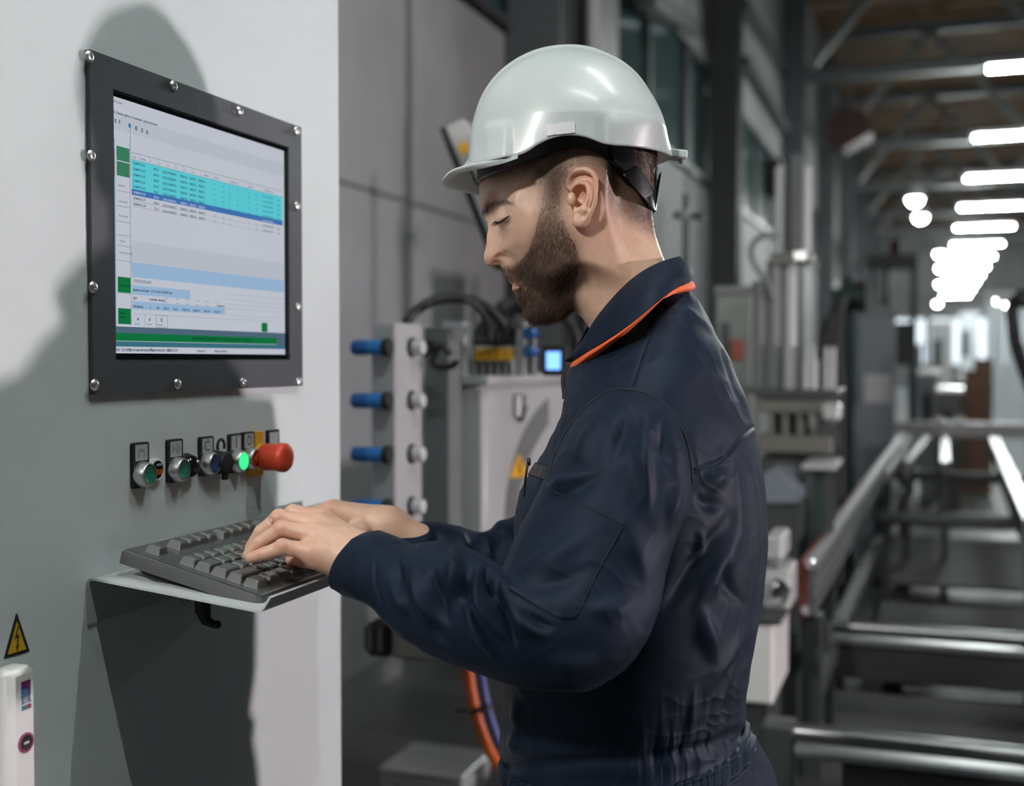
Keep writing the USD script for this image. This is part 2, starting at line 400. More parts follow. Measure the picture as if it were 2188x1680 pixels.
for k, (px, py, d) in enumerate([(1955, 425, 22), (1967, 463, 25.5), (2009, 541, 33), (2011, 572, 38.5), (2009, 606, 46), (2003, 648, 58), (2130, 642, 57), (2150, 650, 60)]):
    p = un(px, py, d)
    lab = ['larger round bay lamp glowing left of the tube lamps', 'round bay lamp just below the largest one', 'round lamp at the left end of the sixth tube lamp', 'round lamp below the sixth tube lamp',
           'round lamp in the middle of the bright far cluster', 'lowest round lamp left of the far lamp cluster', 'round lamp alone right of the far lamp cluster', 'round lamp half hidden behind the black hose'][k]
    if B0 is None:
        B0 = thing('bay_lamp', lab, 'lamp', p, 'round bay lamps down the hall')
        part(B0, 'bulb', trimesh.creation.icosphere(2, .13).apply_translation(p), 'bay_glow', True)
        part(B0, 'reflector', lathe([(.17, -.02), (.20, -.02), (.10, .22), (.05, .25)], p+np.array([0, 0, .02]), (0, 0, 1), 20), 'grey_enamel')
        part(B0, 'suspension_rod', cyl(p+np.array([0, 0, .26]), (p[0], p[1], 9.1), .012, 6), 'truss_steel')
    else:
        dup(B0, p, lab, 'round bay lamps down the hall')

# two unseen lamps out of view: one lights the door, one the face
glow('flood_glow', FLOOD_COLOR, FLOOD_STRENGTH); glow('key_glow', KEY_COLOR, KEY_STRENGTH)
for at, aim, mat, lab in ((FLOOD_AT, (-5.5, -2.4, .1), 'flood_glow', 'unseen round lamp on a black tripod stand right of the conveyor, lights the cabinet door'), (KEY_AT, (.5, 3.2, -1.9), 'key_glow', 'unseen warm round lamp high on a black stand left of the camera, lights the face')):
    fx, fy, fz = at
    t = thing('unseen_light', lab, 'lamp', (fx, fy, 0))
    dirf = np.array(aim); dirf /= np.linalg.norm(dirf); fo = np.array(at)
    part(t, 'lens', lathe([(.12, 0), (.118, .004), (.001, .006)], fo, dirf, 32), mat)
    part(t, 'reflector', lathe([(.05, -.14), (.09, -.12), (.135, -.01), (.14, .01), (.125, .012), (.124, -.004)], fo, dirf, 32), 'matt_black')
    bk = fo-dirf*.12
    part(t, 'pole', cyl((bk[0], bk[1], .35), bk, .014, 10), 'matt_black')
    for k in range(3):
        a_ = 2.1*k; part(t, 'leg', cyl((bk[0], bk[1], .6), (bk[0]+.45*math.cos(a_), bk[1]+.45*math.sin(a_), .0), .010, 8), 'matt_black')
# ================================================================ the control cabinet (its door is the plane x = XC)
XC = -.855
YE = on_x(725.5, 800, XC)[1]
c = thing('control_cabinet', 'tall light grey sheet metal control cabinet with screen, buttons and keyboard shelf', 'cabinet', (XC-.3, 1.0, 0))
YL = on_x(-40, 800, XC)[1] - .25
part(c, 'body', box(XC-.62, XC-.0262, YL, YE, .10, 2.35, .004), 'cabinet_paint')
part(c, 'plinth', box(XC-.60, XC-.04, YL+.02, YE-.02, 0, .10), 'dark_machine')

def yz(px, py): q = on_x(px, py, XC); return q[1], q[2]
EX, EY, EZ = np.array([1.0, 0, 0]), np.array([0, 1.0, 0]), np.array([0, 0, 1.0])
def onpanel(poly, x, t): return plate(poly, (x, 0, 0), EY, EZ, EX, t)      # polygon in (y, z)

# ---------------------------------------------------------------- monitor
cor = [yz(180, 105), yz(635, 273), yz(640, 825), yz(192, 843)]
y0, y1 = (cor[0][0]+cor[3][0])/2, (cor[1][0]+cor[2][0])/2
z1, z0 = (cor[0][1]+cor[1][1])/2, (cor[2][1]+cor[3][1])/2
si = [yz(231, 189), yz(609, 316), yz(611, 770), yz(240, 770)]
a0, a1 = (si[0][0]+si[3][0])/2, (si[1][0]+si[2][0])/2
b1, b0 = (si[0][1]+si[1][1])/2, (si[2][1]+si[3][1])/2
M = thing('panel_monitor', 'flush panel monitor with dark grey screwed bezel set in the cabinet door', 'monitor', (XC, (y0+y1)/2, z0))
T = .006
fr = shapely.box(y0, z0, y1, z1).difference(shapely.box(a0, b0, a1, b1))
part(c, 'door', onpanel(shapely.box(YL, .12, YE, 2.34).difference(shapely.box(a0-.004, b0-.004, a1+.004, b1+.004)), XC-.026, .026), 'cabinet_paint')
part(M, 'bezel', onpanel(fr, XC, T), 'bezel_paint')
fr2 = shapely.box(a0, b0, a1, b1).difference(shapely.box(a0+.001, b0+.001, a1-.001, b1-.001))
part(M, 'gasket', onpanel(fr2, XC-.004, .0085), 'matt_black')
part(M, 'backplate', box(XC-.025, XC-.0016, a0-.002, a1+.002, b0-.002, b1+.002), 'matt_black')
SX = XC-.0005
def screen_pane(name, col, s=1.0):
    N = {'e': ('emission', {'color': col, 'strength': s}), 'g': ('glossy_bsdf', {'color': (.04, .04, .04), 'roughness': .18}), 'a': ('add_closure', {})}
    MATS[name] = usdkit.material(stage, '/World/Looks/'+name, N, [('e.emission', 'a.closure1'), ('g.BSDF', 'a.closure2')], surface='a.closure')
K = .80
for nm, c_ in dict(scr_white=(205, 210, 222), scr_paper=(196, 203, 214), scr_cyan=(98, 214, 226), scr_blue=(66, 122, 190), scr_pale=(160, 192, 226), scr_green=(16, 122, 66), scr_green2=(62, 132, 100), scr_slate=(84, 110, 130), scr_teal=(62, 118, 136),
                   scr_line=(110, 118, 128), scr_ink=(40, 60, 85), scr_dim=(130, 140, 158), scr_black=(8, 10, 12), scr_darkgreen=(8, 70, 40), scr_lightblue=(150, 185, 215), scr_red=(150, 90, 95), scr_darkcyan=(30, 120, 140)).items():
    screen_pane(nm, srgb(*c_), K)
GW, GH = a1-a0, b1-b0
def S(u, v): return (a0+.002+(GW-.004)*u, b1-.002-(GH-.004)*v)     # screen coordinates, 0..1, v down
def rect(u0, v0, u1, v1):
    p, q = S(u0, v0), S(u1, v1); return shapely.box(p[0], q[1], q[0], p[1])
part(M, 'screen', box(SX-.001, SX, a0+.0012, a1-.0012, b0+.0012, b1-.0012), 'scr_black')
lay = [0]
def paint(name, mat, rects, lift=1, label=None):
    ms = [box(SX+.00004*lift-.00003, SX+.00004*lift, min(p[0], q[0]), max(p[0], q[0]), min(p[1], q[1]), max(p[1], q[1])) for p, q in [(S(r[0], r[1]), S(r[2], r[3])) for r in rects]]
    return part(M, name, cat(ms), mat, False, label)
def write(items, mat, lift, name='screen_text'):
    if 1 < len(items) <= 14:
        for it in items: write([it], mat, lift, name)
        return
    ms = []
    for u, v, h, s in items:
        t = meshkit.text_mesh(s, h*GH, .00003, True); p = S(u, v)
        q = t.vertices.copy(); t.vertices = np.column_stack([SX+.00004*lift+q[:, 2]-.00003, p[0]+q[:, 0], p[1]+q[:, 1]]); ms.append(t)
    return part(M, name, cat(ms), mat, False, kind='stuff' if len(items) > 14 else None)
# fitted from the photograph: the picture fills u 0..1; the status bar ends at v .955
paint('window_background', 'scr_white', [(0, .012, 1, .962)], 1)
paint('menu_bar', 'scr_paper', [(.0, .075, 1, .135), (.085, .545, 1, .655)], 2)
paint('desktop_strip', 'scr_lightblue', [(.0, .17, .022, .89)], 2)
paint('table_row', 'scr_cyan', [(.098, .232+.0, 1-.012, .345)], 3)
paint('selected_row', 'scr_blue', [(.098, .345, 1-.012, .368)], 3)
for q_ in [(.028, .195, .088, .248), (.028, .252, .088, .306)]: paint('side_button', 'scr_green2', [q_], 4)
for q_ in [(.028, .690, .088, .748), (.028, .808, .088, .868)]: paint('side_button', 'scr_green', [q_], 4)
for q_ in [(.095, .628, .995, .685), (.095, .716, .395, .752), (.095, .778, .60, .808)]: paint('info_band', 'scr_pale', [q_], 3)
paint('status_strip', 'scr_slate', [(0, .878, 1, .906)], 3)
paint('progress_bar', 'scr_green', [(0, .902, .94, .932)], 4)
paint('progress_rest', 'scr_slate', [(.94, .902, 1, .936)], 3)
paint('status_strip', 'scr_teal', [(0, .934, 1, .954)], 3)
paint('status_bar', 'scr_white', [(0, .954, 1, .980)], 4)
paint('lower_button', 'scr_green', [(.835, .834, .875, .876)], 4)
paint('taskbar', 'scr_black', [(0, .980, 1, 1)], 4)
lines = [(.0925, .10, .094, .30), (.098, .205, .988, .2065), (.098, .2315, .988, .2325)]
lines += [(.028, v, .09, v+.0014) for v in (.362, .42, .478, .53, .57, .626, .688, .75, .808)] + [(.089, .17, .0905, .55), (.089, .56, .0905, .87)]
lines += [(.098, v, .9, v+.0008) for v in (.39, .412, .826)] + [(.155, .826, .1558, .876), (.212, .826, .2135, .876), (.27, .826, .2715, .876), (.212, .826, .27, .828), (.212, .875, .27, .877)]
lines += [(.6, v, .995, v+.0007) for v in (.716, .74, .76, .78, .808)]
lines += [(u, .205, u+.001, .232) for u in (.135, .185, .23, .275, .32, .365, .41, .46, .53)]
paint('grid_line', 'scr_line', lines, 5)
TH = .0084
rows = []
pre = ['COMP75 1/1', 'COMP75 1/2', 'COMP75 1/3', 'COMP75 1/4', 'COMP75 1/5']
num = ['839.8', '839.8', '839.8', '942.2', '943.2']
for i in range(5):
    v = .249+.0225*i
    rows += [(.105, v, TH, pre[i]), (.205, v+.004, TH, num[i]), (.25, v+.006, TH, '1135.0 РАБОТА'), (.345, v+.006, TH, 'РАБОТА'), (.395, v+.006, TH, 'РАБОТА'), (.445, v+.006, TH, 'РАБОТА')]
    rows += [(u, v+.006, TH, '1') for u in (.535, .59, .63, .68, .75, .80)]
write(rows, 'scr_ink', 6, 'table_text')
write([(.845, .254+.0225*i, .006, 'ЗАГОТОВКА ПРОФИЛЬ') for i in range(5)] + [(.945, .256+.0225*i, .005, 'ГОТОВО') for i in range(5)], 'scr_darkcyan', 6, 'table_text')
write([(.105, .361, TH, 'КОМПОЗ 1/6'), (.205, .364, TH, '839.8'), (.25, .365, TH, '1135.0 РАБОТА'), (.345, .365, TH, 'РАБОТА'), (.395, .365, TH, 'РАБОТА'), (.445, .365, TH, 'РАБОТА'), (.845, .364, .006, 'ЗАГОТОВКА ПРОФИЛЬ')], 'scr_white', 6, 'table_text')
rows = []
for i in range(2):
    v = .384+.0225*i
    rows += [(.105, v, TH, f'КОМПОЗ 1/{7+i}'), (.205, v+.003, TH, ('839.8', '772.2')[i]), (.25, v+.005, TH, '1135.0 РАБОТА'), (.345, v+.005, TH, 'РАБОТА'), (.395, v+.005, TH, 'РАБОТА'), (.445, v+.005, TH, 'РАБОТА'), (.845, v+.004, .006, 'ЗАГОТОВКА ПРОФИЛЬ'), (.945, v+.006, .005, 'ГОТОВО')]
    rows += [(u, v+.006, TH, '1') for u in (.535, .59, .63, .75, .80)]
write(rows, 'scr_ink', 6, 'table_text')
write([(.102, .226, .0075, 'КОД'), (.14, .226, .0075, 'НОМЕР')] + [(u, .226, .0075, s) for u, s in ((.19, '1'), (.235, '2'), (.28, '3'), (.325, '4'), (.37, '5'), (.415, '6'), (.475, 'ДЛИНА'), (.54, 'УГОЛ'), (.63, 'КОЛИЧЕСТВО'), (.75, 'ВЫСОТА'), (.86, 'ПРИМЕЧАНИЕ'))], 'scr_dim', 6, 'header_text')
write([(.012, .034, .009, 'Загрузка')], 'scr_dim', 6, 'title_text')
write([(.0, .075, .0085, 'Файл  Режим работы  Установки  Дополнительно')], 'scr_ink', 6, 'menu_text')
for q_ in [(.02, .095, .028, .110), (.04, .094, .046, .11), (.115, .10, .128, .117), (.145, .102, .155, .118), (.17, .104, .18, .12)]: paint('toolbar_icon', 'scr_dim', [q_], 6)
paint('toolbar_icon', 'scr_blue', [(.085, .097, .096, .113)], 6)
paint('thumbnail', 'scr_red', [(.002, .21, .018, .31)], 5)
write([(.033, .345, .007, 'Задание'), (.033, .405, .007, 'Стоп линии'), (.033, .460, .007, 'Пуск линии'), (.040, .556, .007, 'Сброс'), (.036, .60, .0075, 'Пуск без упора')], 'scr_dim', 6, 'button_text')
write([(.034, .725, .008, 'Пуск линии'), (.034, .83, .007, 'Подача'), (.034, .845, .007, 'профиля')], 'scr_darkgreen', 6, 'button_text')
write([(.10, .706, .012, 'УПРАВЛЕНИЕ')], 'scr_dim', 6, 'panel_text')
write([(.097, .738, .009, 'Длина заготовки   2 50 1000 000000 мм'), (.098, .803, .009, 'ПРОФИЛЬ'), (.18, .803, .009, '1'), (.215, .803, .009, 'ОН'), (.25, .803, .009, '839.8'), (.30, .803, .009, '942.1'), (.35, .803, .009, 'РАБОТА'), (.41, .803, .009, 'РАБОТА'), (.47, .803, .009, 'РАБОТА'), (.53, .803, .009, 'РАБОТА')], 'scr_ink', 6, 'panel_text')
write([(.098, .770, .009, 'ЦЕХ'), (.18, .770, .009, 'позиция  модель'), (.55, .775, .008, 'применить')], 'scr_ink', 6, 'panel_text')
paint('check_box', 'scr_line', [(u, .756, u+.02, .7575) for u in (.255, .315, .37, .425, .48, .535)] + [(u, .774, u+.02, .7755) for u in (.255, .315, .37, .425, .48, .535)], 6)
write([(.115, .852, .014, '↓'), (.175, .852, .014, '√'), (.235, .852, .014, '8')], 'scr_ink', 6, 'button_text')
write([(.105, .868, .0065, 'запуск'), (.165, .868, .0065, 'Готово'), (.22, .868, .0065, 'маркер')], 'scr_dim', 6, 'button_text')
write([(.40, .922, .012, 'ИЗМЕНЕНИЕ ПАРАМЕТРОВ ЗАПУСК ЛИНИИ  СТАНОК 7.0')], 'scr_darkgreen', 6, 'progress_text')
write([(.005, .971, .010, '2004  123.806'), (.075, .971, .010, 'Суточный метраж: 79'), (.175, .971, .010, 'общий метраж: 2847'), (.27, .971, .010, '23115/15'), (.43, .972, .009, 'Станок 01'), (.53, .972, .009, 'Смена работает')], 'scr_ink', 6, 'status_text')
# screws
SC = [(190, 121), (370, 184), (511, 238), (633, 281), (634, 441), (636, 656), (637, 816), (518, 818), (378, 821), (201, 823), (198, 614), (194, 333)]
for px, py in SC:
    q = on_x(px, py, XC+T)
    s_ = part(M, 'screw', cat(lathe([(.0062, 0), (.0066, .0006), (.0066, .0010), (.0050, .0028), (.0030, .0034), (.0024, .0034), (.0022, .0018)], (q[0], q[1], q[2]), EX, 20)), 'screw_steel', 40)

# ---------------------------------------------------------------- push buttons
def Cp(px, py): return on_x(px, py, XC)
def holder(t, y, z, w, zb, zt, glyph, white='label_grey'):
    """Black label holder plate behind a button, with its inscription."""
    pl = shapely.box(y-w/2, zb, y+w/2, zt).buffer(-.003).buffer(.003)
    part(t, 'label_holder', onpanel(pl, XC, .0045), 'matt_black')
    lw = w*.76; lt = zt-.0025; lb = lt-.0185
    part(t, 'legend_plate', onpanel(shapely.box(y-lw/2, lb, y+lw/2, lt), XC+.004, .001), white)
    yc, zc = y, (lb+lt)/2; ms = []
    W = .00075
    def ln(pts): return LineString([(yc+p[0]*.001, zc+p[1]*.001) for p in pts]).buffer(W*.75)
    if glyph == 'C': g = Point(yc, zc).buffer(.0062).difference(Point(yc, zc).buffer(.0049)).difference(shapely.box(yc+.003, zc-.0042, yc+.01, zc+.0042))
    elif glyph == 'I': g = shapely.box(yc-.0007, zc-.0065, yc+.0007, zc+.0065)
    elif glyph == 'O': g = shapely.affinity.scale(Point(yc, zc).buffer(.0062).difference(Point(yc, zc).buffer(.0046)), .85, 1.05)
    elif glyph == 'arrows': g = shapely.union_all([ln([(-6, -4), (-4, 1), (-1, 4), (1, 1)]), ln([(6, -4), (4, 1), (2, 4), (-1, 1)]), ln([(-4, 4), (-1, 4), (-1, 1)]), ln([(1, 1), (2, 4), (5, 4)]), ln([(-6, -4), (-3, -4)]), ln([(6, -4), (3, -4)])])
    elif glyph == 'zigzag': g = shapely.union_all([ln([(-8, 4), (-5, 0), (-8, -4)]), ln([(-6, 5), (-3, 0), (-6, -5)]), ln([(-7.5, 0), (-4, 2)]), ln([(-1, 0), (2.5, 6), (6, 0), (2.5, -6), (-1, 0)]), ln([(2.5, 6), (2.5, -6)]), ln([(6, 5), (8, 0), (6, -5)])])
    else: g = None
    if g is not None: part(t, 'legend', onpanel(g, XC+.005, .0002), 'ink' if glyph in 'CIO' else 'ink_grey', False)
def collar_button(t, y, z, cap, r=.0148, depth=.0125, capmat='button_green', sink=.003):
    o = (XC+.004, y, z)
    part(t, 'collar', lathe([(r, 0), (r*1.0, .004), (r*.98, depth*.6), (r*.90, depth*.92), (r*.84, depth), (r*.78, depth), (r*.76, depth-.004), (.001, depth-.004)], o, EX, 40), 'satin_aluminium', 40)
    part(t, 'cap', lathe([(r*.755, depth-.005), (r*.755, depth-.0015), (r*.70, depth-.0005), (r*.45, depth-sink*.6), (r*.01, depth-sink)], o, EX, 40), capmat, 40)
BT = [  # name, collar pixel, holder (left, right, top, bottom), glyph, cap, label, category
    ('push_button', (300, 1013), (280, 310, 947, 1037), 'arrows', 'button_green', 'green push button under an arrows label, leftmost of the button row', 0),
    ('push_button', (370, 1003), (355, 383, 940, 1022), 'zigzag', 'button_green', 'green push button under a zigzag diamond label, beside the black dome', 0),
    ('push_button', (438, 990), (424, 449, 934, 1013), 'C', 'button_blue', 'dark blue push button under a label marked C', 0),
    ('push_button', (503, 984), (486, 510, 928, 1003), 'I', 'lit_green', 'bright lit green push button under a label marked I', 0),
    ('push_button', (529, 979), (514, 538, 924, 1000), 'O', 'button_red', 'dark red push button under a label marked O', 0)]
for nm, pc, (l, r_, t_, b_), gl, capm, lab, _ in BT:
    p0_, p1_ = Cp(l, t_), Cp(r_, b_); yc = (p0_[1]+p1_[1])/2; w_ = .029
    zt = (Cp(l, t_)[2]); q = Cp(pc[0], pc[1]); zc = q[2]
    tb = thing(nm, lab, 'push button', (XC, yc, zc), 'push buttons on the cabinet door')
    holder(tb, yc, zc, w_, zc-.0155, zt, gl)
    collar_button(tb, yc, zc, None, capmat=capm)
# round time badge
q = Cp(327, 1004)
tb = thing('round_badge', 'small white rimmed round badge with orange lettering on black', 'badge', (XC, q[1], q[2]))
part(tb, 'rim', lathe([(.0135, 0), (.0138, .004), (.0128, .0065), (.0112, .007), (.0105, .006), (.001, .006)], q, EX, 40), 'white_plastic', 40)
part(tb, 'face', lathe([(.0104, .0055), (.0104, .0064), (.001, .0064)], q, EX, 40), 'gloss_black', 40)
t_ = meshkit.text_mesh('time', .0082, .0003, True); v = t_.vertices.copy(); wd = np.ptp(v[:, 0])
sx_ = .0175/wd
t_.vertices = np.column_stack([XC+.0064+v[:, 2], q[1]-.0088+v[:, 0]*sx_, q[2]-.0058+v[:, 1]]); part(tb, 'lettering', t_, 'orange_print', False)
t_ = meshkit.text_mesh('VESTA', .0026, .0003, True); v = t_.vertices.copy(); wd = np.ptp(v[:, 0]); sx_ = .0095/wd
t_.vertices = np.column_stack([XC+.0064+v[:, 2], q[1]-.0020+v[:, 0]*sx_, q[2]+.0046+v[:, 1]]); part(tb, 'lettering', t_, 'label_white', False)
# black dome
q = Cp(396, 996)
tb = thing('dome_cap', 'shiny black domed cap between two push buttons', 'cap', (XC, q[1], q[2]))
part(tb, 'dome', lathe([(.0145, 0), (.0148, .003), (.0146, .007), (.0128, .0115), (.009, .0148), (.004, .0163), (.0005, .0167)], q, EX, 40), 'gloss_black', True)
part(tb, 'base_ring', lathe([(.0158, 0), (.0160, .002), (.0150, .003), (.013, .003)], q, EX, 40), 'black_plastic')
for k in range(3):
    zz = q[2]+.006-.004*k
    part(tb, 'slot', box(XC+.011-.0008*k, XC+.0152-.0004*k, q[1]+.006, q[1]+.0085, zz-.0008, zz+.0008, .0004), 'screw_steel')
# sealed socket with a cap and its pull loop
q = Cp(459, 988)
tb = thing('socket_cap', 'black rubber socket cap with a pull loop on top', 'socket', (XC, q[1], q[2]))
part(tb, 'socket', lathe([(.0150, 0), (.0155, .002), (.0150, .007), (.0135, .0075), (.0132, .010), (.0140, .011), (.0140, .0175), (.0125, .0195), (.001, .0195)], q, EX, 36), 'rubber', 40)
ang = np.linspace(-.15*np.pi, 1.15*np.pi, 17)
part(tb, 'pull_loop', tube(np.stack([np.full(17, XC+.010), q[1]-.001+.0075*np.cos(ang), q[2]+.021+.0085*np.sin(ang)], 1), .0017, 8), 'rubber', True)
part(tb, 'tab', box(XC+.011, XC+.018, q[1]-.003, q[1]+.004, q[2]-.022, q[2]-.012, .001), 'rubber')
# emergency stop
q = Cp(543, 976)
tb = thing('emergency_stop', 'red mushroom emergency stop button on a yellow plate', 'emergency stop', (XC, q[1], q[2]))
pl0, pl1 = Cp(540, 922), Cp(562, 1004)
part(tb, 'yellow_plate', onpanel(shapely.box(q[1]-.019, q[2]-.026, q[1]+.019, Cp(549, 922)[2]).buffer(-.004).buffer(.004), XC, .003), 'stop_yellow')
part(tb, 'collar', lathe([(.0150, .003), (.0150, .007), (.0135, .008), (.0135, .012)], q, EX, 40), 'satin_aluminium', 40)
part(tb, 'yellow_ring', lathe([(.0150, .009), (.0180, .010), (.0185, .013), (.0172, .0155), (.0150, .016)], q, EX, 40), 'stop_yellow', 40)
part(tb, 'mushroom', lathe([(.0150, .012), (.0178, .015), (.0184, .018), (.0180, .030), (.0182, .036), (.0193, .0395), (.0197, .044), (.0191, .0485), (.0166, .0513), (.010, .0527), (.0005, .053)], q, EX, 48), 'stop_red', 40)
# spare label plate
q0, q1 = Cp(568, 920), Cp(590, 948)
tb = thing('blank_label', 'blank white label in a black holder above the red emergency stop', 'label', (XC, (q0[1]+q1[1])/2, q1[2]))
yc = (q0[1]+q1[1])/2
part(tb, 'label_holder', onpanel(shapely.box(yc-.0145, q0[2]-.026, yc+.0145, q0[2]), XC, .0045), 'matt_black')
part(tb, 'legend_plate', onpanel(shapely.box(yc-.0112, q0[2]-.022, yc+.0112, q0[2]-.003), XC+.004, .001), 'label_white')

# ---------------------------------------------------------------- warning sign
P = [Cp(35, 1313), Cp(61, 1391), Cp(9, 1407)]
tri = Polygon([(p[1], p[2]) for p in P]); cen = tri.centroid
tb = thing('voltage_sign', 'yellow triangular high voltage warning sign with a black lightning bolt', 'warning sign', (XC, cen.x, cen.y))
part(tb, 'border', onpanel(tri.buffer(.0008), XC, .0006), 'ink', False)
part(tb, 'field', onpanel(tri.buffer(-.0027), XC+.0006, .0003), 'sign_yellow', False)
hh = tri.bounds[3]-tri.bounds[1]; wv = tri.bounds[2]-tri.bounds[0]
def bp(u, v): return (cen.x+u*wv, cen.y+v*hh)
bolt = Polygon([bp(.02, .36), bp(-.10, .06), bp(.02, .09), bp(-.02, -.13), bp(-.06, -.11), bp(.0, -.27), bp(.07, -.09), bp(.03, -.10), bp(.09, .17), bp(-.01, .13), bp(.07, .36)])
part(tb, 'lightning_bolt', onpanel(bolt, XC+.0009, .0002), 'ink', False)

# ---------------------------------------------------------------- door handle of the cabinet (lower left corner)
def Hp(px, py, x): return on_x(px, py, x)
hx = XC+.030
hl = Hp(30, 1445, hx)[1]; hr = Hp(72, 1437, hx)[1]; ht = Hp(55, 1432, hx)[2]
tb = thing('door_handle', 'white swing handle on the cabinet door with a coloured logo and red keyhole ring', 'handle', (XC, (hl+hr)/2, ht-.2))
prof = shapely.box(hl, ht-.42, hr, ht).buffer(-.006).buffer(.006)
hb = box(XC, hx, hl-.004, hr+.005, ht-.42, ht+.002, .006)
part(tb, 'housing', hb, 'white_plastic', 40)
q0, q1 = Hp(45, 1458, hx), Hp(66, 1512, hx)
def lg(u0, v0, u1, v1): return shapely.box(q0[1]+(q1[1]-q0[1])*u0, q0[2]+(q1[2]-q0[2])*v1, q0[1]+(q1[1]-q0[1])*u1, q0[2]+(q1[2]-q0[2])*v0)
for mat, pol in (('purple_print', lg(0, 0, 1, .55)), ('violet_print', lg(0, .15, .8, .55)), ('blue_print', lg(0, .28, .62, .55)), ('teal_print', lg(0, .84, .55, 1)), ('pink_print', lg(.6, .84, 1, 1)), ('teal_print', lg(0, .45, .5, .55))):
    lay[0] += 1
    part(tb, 'logo', onpanel(pol, hx+.00012*lay[0], .0001), mat, False)
t_ = meshkit.text_mesh('RITTAL', .008, .0002, True); v = t_.vertices.copy()
t_.vertices = np.column_stack([hx+.0002+v[:, 2], q0[1]+v[:, 0]/np.ptp(v[:, 0])*(q1[1]-q0[1]), q0[2]+(q1[2]-q0[2])*.78+v[:, 1]*1.3]); part(tb, 'logo_text', t_, 'blue_print', False)
q = Hp(55, 1587, hx)
part(tb, 'key_ring', lathe([(.0098, -.001), (.0098, .0012), (.0076, .0012), (.0072, .0002)], q, EX, 32), 'pink_print', 40)
part(tb, 'key_core', lathe([(.0073, 0), (.0070, .0008), (.002, .0006)], q, EX, 32), 'black_plastic', 40)
part(tb, 'key_slot', box(hx+.0006, hx+.0012, q[1]-.0035, q[1]+.0035, q[2]-.0011, q[2]+.0011), 'screw_steel')
# ================================================================ keyboard shelf and keyboard
SY0, SY1 = 1.030, 1.535
def extr_y(poly, y0, y1):      # polygon in (x, z) extruded along y
    e = plate(poly, (0, y0, 0), EX, EZ, EY, y1-y0); return e if e.volume > 0 else (e.invert() or e)
bk = (XC+.0015, 1.2130); ft = (-.636, 1.1925)
ln_ = LineString([(XC+.0015, 1.163), (XC+.0015, 1.206), (XC+.003, 1.2115), (XC+.009, 1.2128), (-.645, 1.1930), (-.639, 1.1938), (-.6352, 1.1975), (-.628, 1.2085)])
sh = thing('keyboard_shelf', 'thin folded light grey metal shelf fixed to the cabinet under the keyboard', 'shelf', ((XC+ft[0])/2, 1.28, 1.19))
part(sh, 'tray', extr_y(ln_.buffer(.00125, cap_style='flat', join_style='round'), SY0, SY1), 'shelf_paint', 25)
for y in (1.20, 1.42):
    part(sh, 'bracket', extr_y(Polygon([(XC+.001, 1.205), (XC+.001, 1.150), (XC+.006, 1.150), (XC+.030, 1.195), (XC+.030, 1.205)]), y, y+.003), 'shelf_paint')
q = on_y(432, 1305, 1.13)
tb = thing('cable_plug', 'small black hooked cable end hanging under the keyboard shelf', 'cable', (q[0], q[1], q[2]-.02))
part(tb, 'grip', tube([(q[0], q[1], 1.201), (q[0]+.001, q[1], q[2]), (q[0]+.004, q[1]+.002, q[2]-.012), (q[0]+.013, q[1]+.006, q[2]-.017)], np.array([.010, .009, .0065, .0042]), 10), 'rubber', True)
part(tb, 'tip', trimesh.creation.icosphere(2, .0048).apply_translation((q[0]+.015, q[1]+.007, q[2]-.0165)), 'rubber', True)

KO = np.array([-.652, 1.052, 1.2035]); KW = np.array([-.168, 0, .0395]); KW /= np.linalg.norm(KW); KU = EY; KN = np.cross(KU, KW); KN = KN if KN[2] > 0 else -KN
def KL(p): p = np.asarray(p, float); return KO + p[..., 0:1]*KU + p[..., 1:2]*KW + p[..., 2:3]*KN
def kmesh(m_): 
    r = trimesh.Trimesh(KL(np.asarray(m_.vertices)), m_.faces, process=False)
    return r if r.volume > 0 else (r.invert() or r)
KLEN, KDEP = .452, .178
pbr('key_grey', (.105, .112, .110), .42, coat_weight=.25, coat_roughness=.2)
pbr('case_grey', (.068, .073, .072), .45)
kb = thing('keyboard', 'dark grey full size keyboard under a clear dust cover', 'keyboard', KL(np.array([KLEN/2, KDEP/2, -.02])))
case = hull([(u, w, h) for u, w, h in [(.0, .004, -.012), (KLEN, .004, -.012), (.004, 0, -.010), (KLEN-.004, 0, -.010), (.006, .002, -.002), (KLEN-.006, .002, -.002), (.003, .008, 0), (KLEN-.003, .008, 0), (.002, KDEP-.004, .0), (KLEN-.002, KDEP-.004, 0), (0, KDEP, -.004), (KLEN, KDEP, -.004), (0, KDEP, -.017), (KLEN, KDEP, -.017), (0, .02, -.015), (KLEN, .02, -.015)]])
part(kb, 'case', kmesh(case), 'case_grey')
under = hull([(u, w, h) for u in (.010, KLEN-.010) for w, h in ((.02, -.014), (KDEP-.012, -.016), (.03, -.018), (KDEP-.030, -.026), (KDEP-.06, -.028))])
part(kb, 'underside', kmesh(under), 'matt_black')
for u in (.03, KLEN-.07):
    f0 = KL(np.array([u, KDEP-.045, -.026])); zs = 1.2130 + (f0[0]-bk[0])*(1.1930-1.2130)/(-.645-bk[0]) + .0012
    part(kb, 'foot', box(f0[0]-.006, f0[0]+.006, f0[1], f0[1]+.045, zs, max(f0[2]+.006, zs+.004), .001), 'rubber')
PIT = .0190; keys = []
def row(w, x0, units): 
    x = x0
    for q in units:
        if q < 0: x += -q; continue
        keys.append((x, w, q, 1)); x += q
W0 = [.0225+.0203*k for k in range(5)]+[.1490]
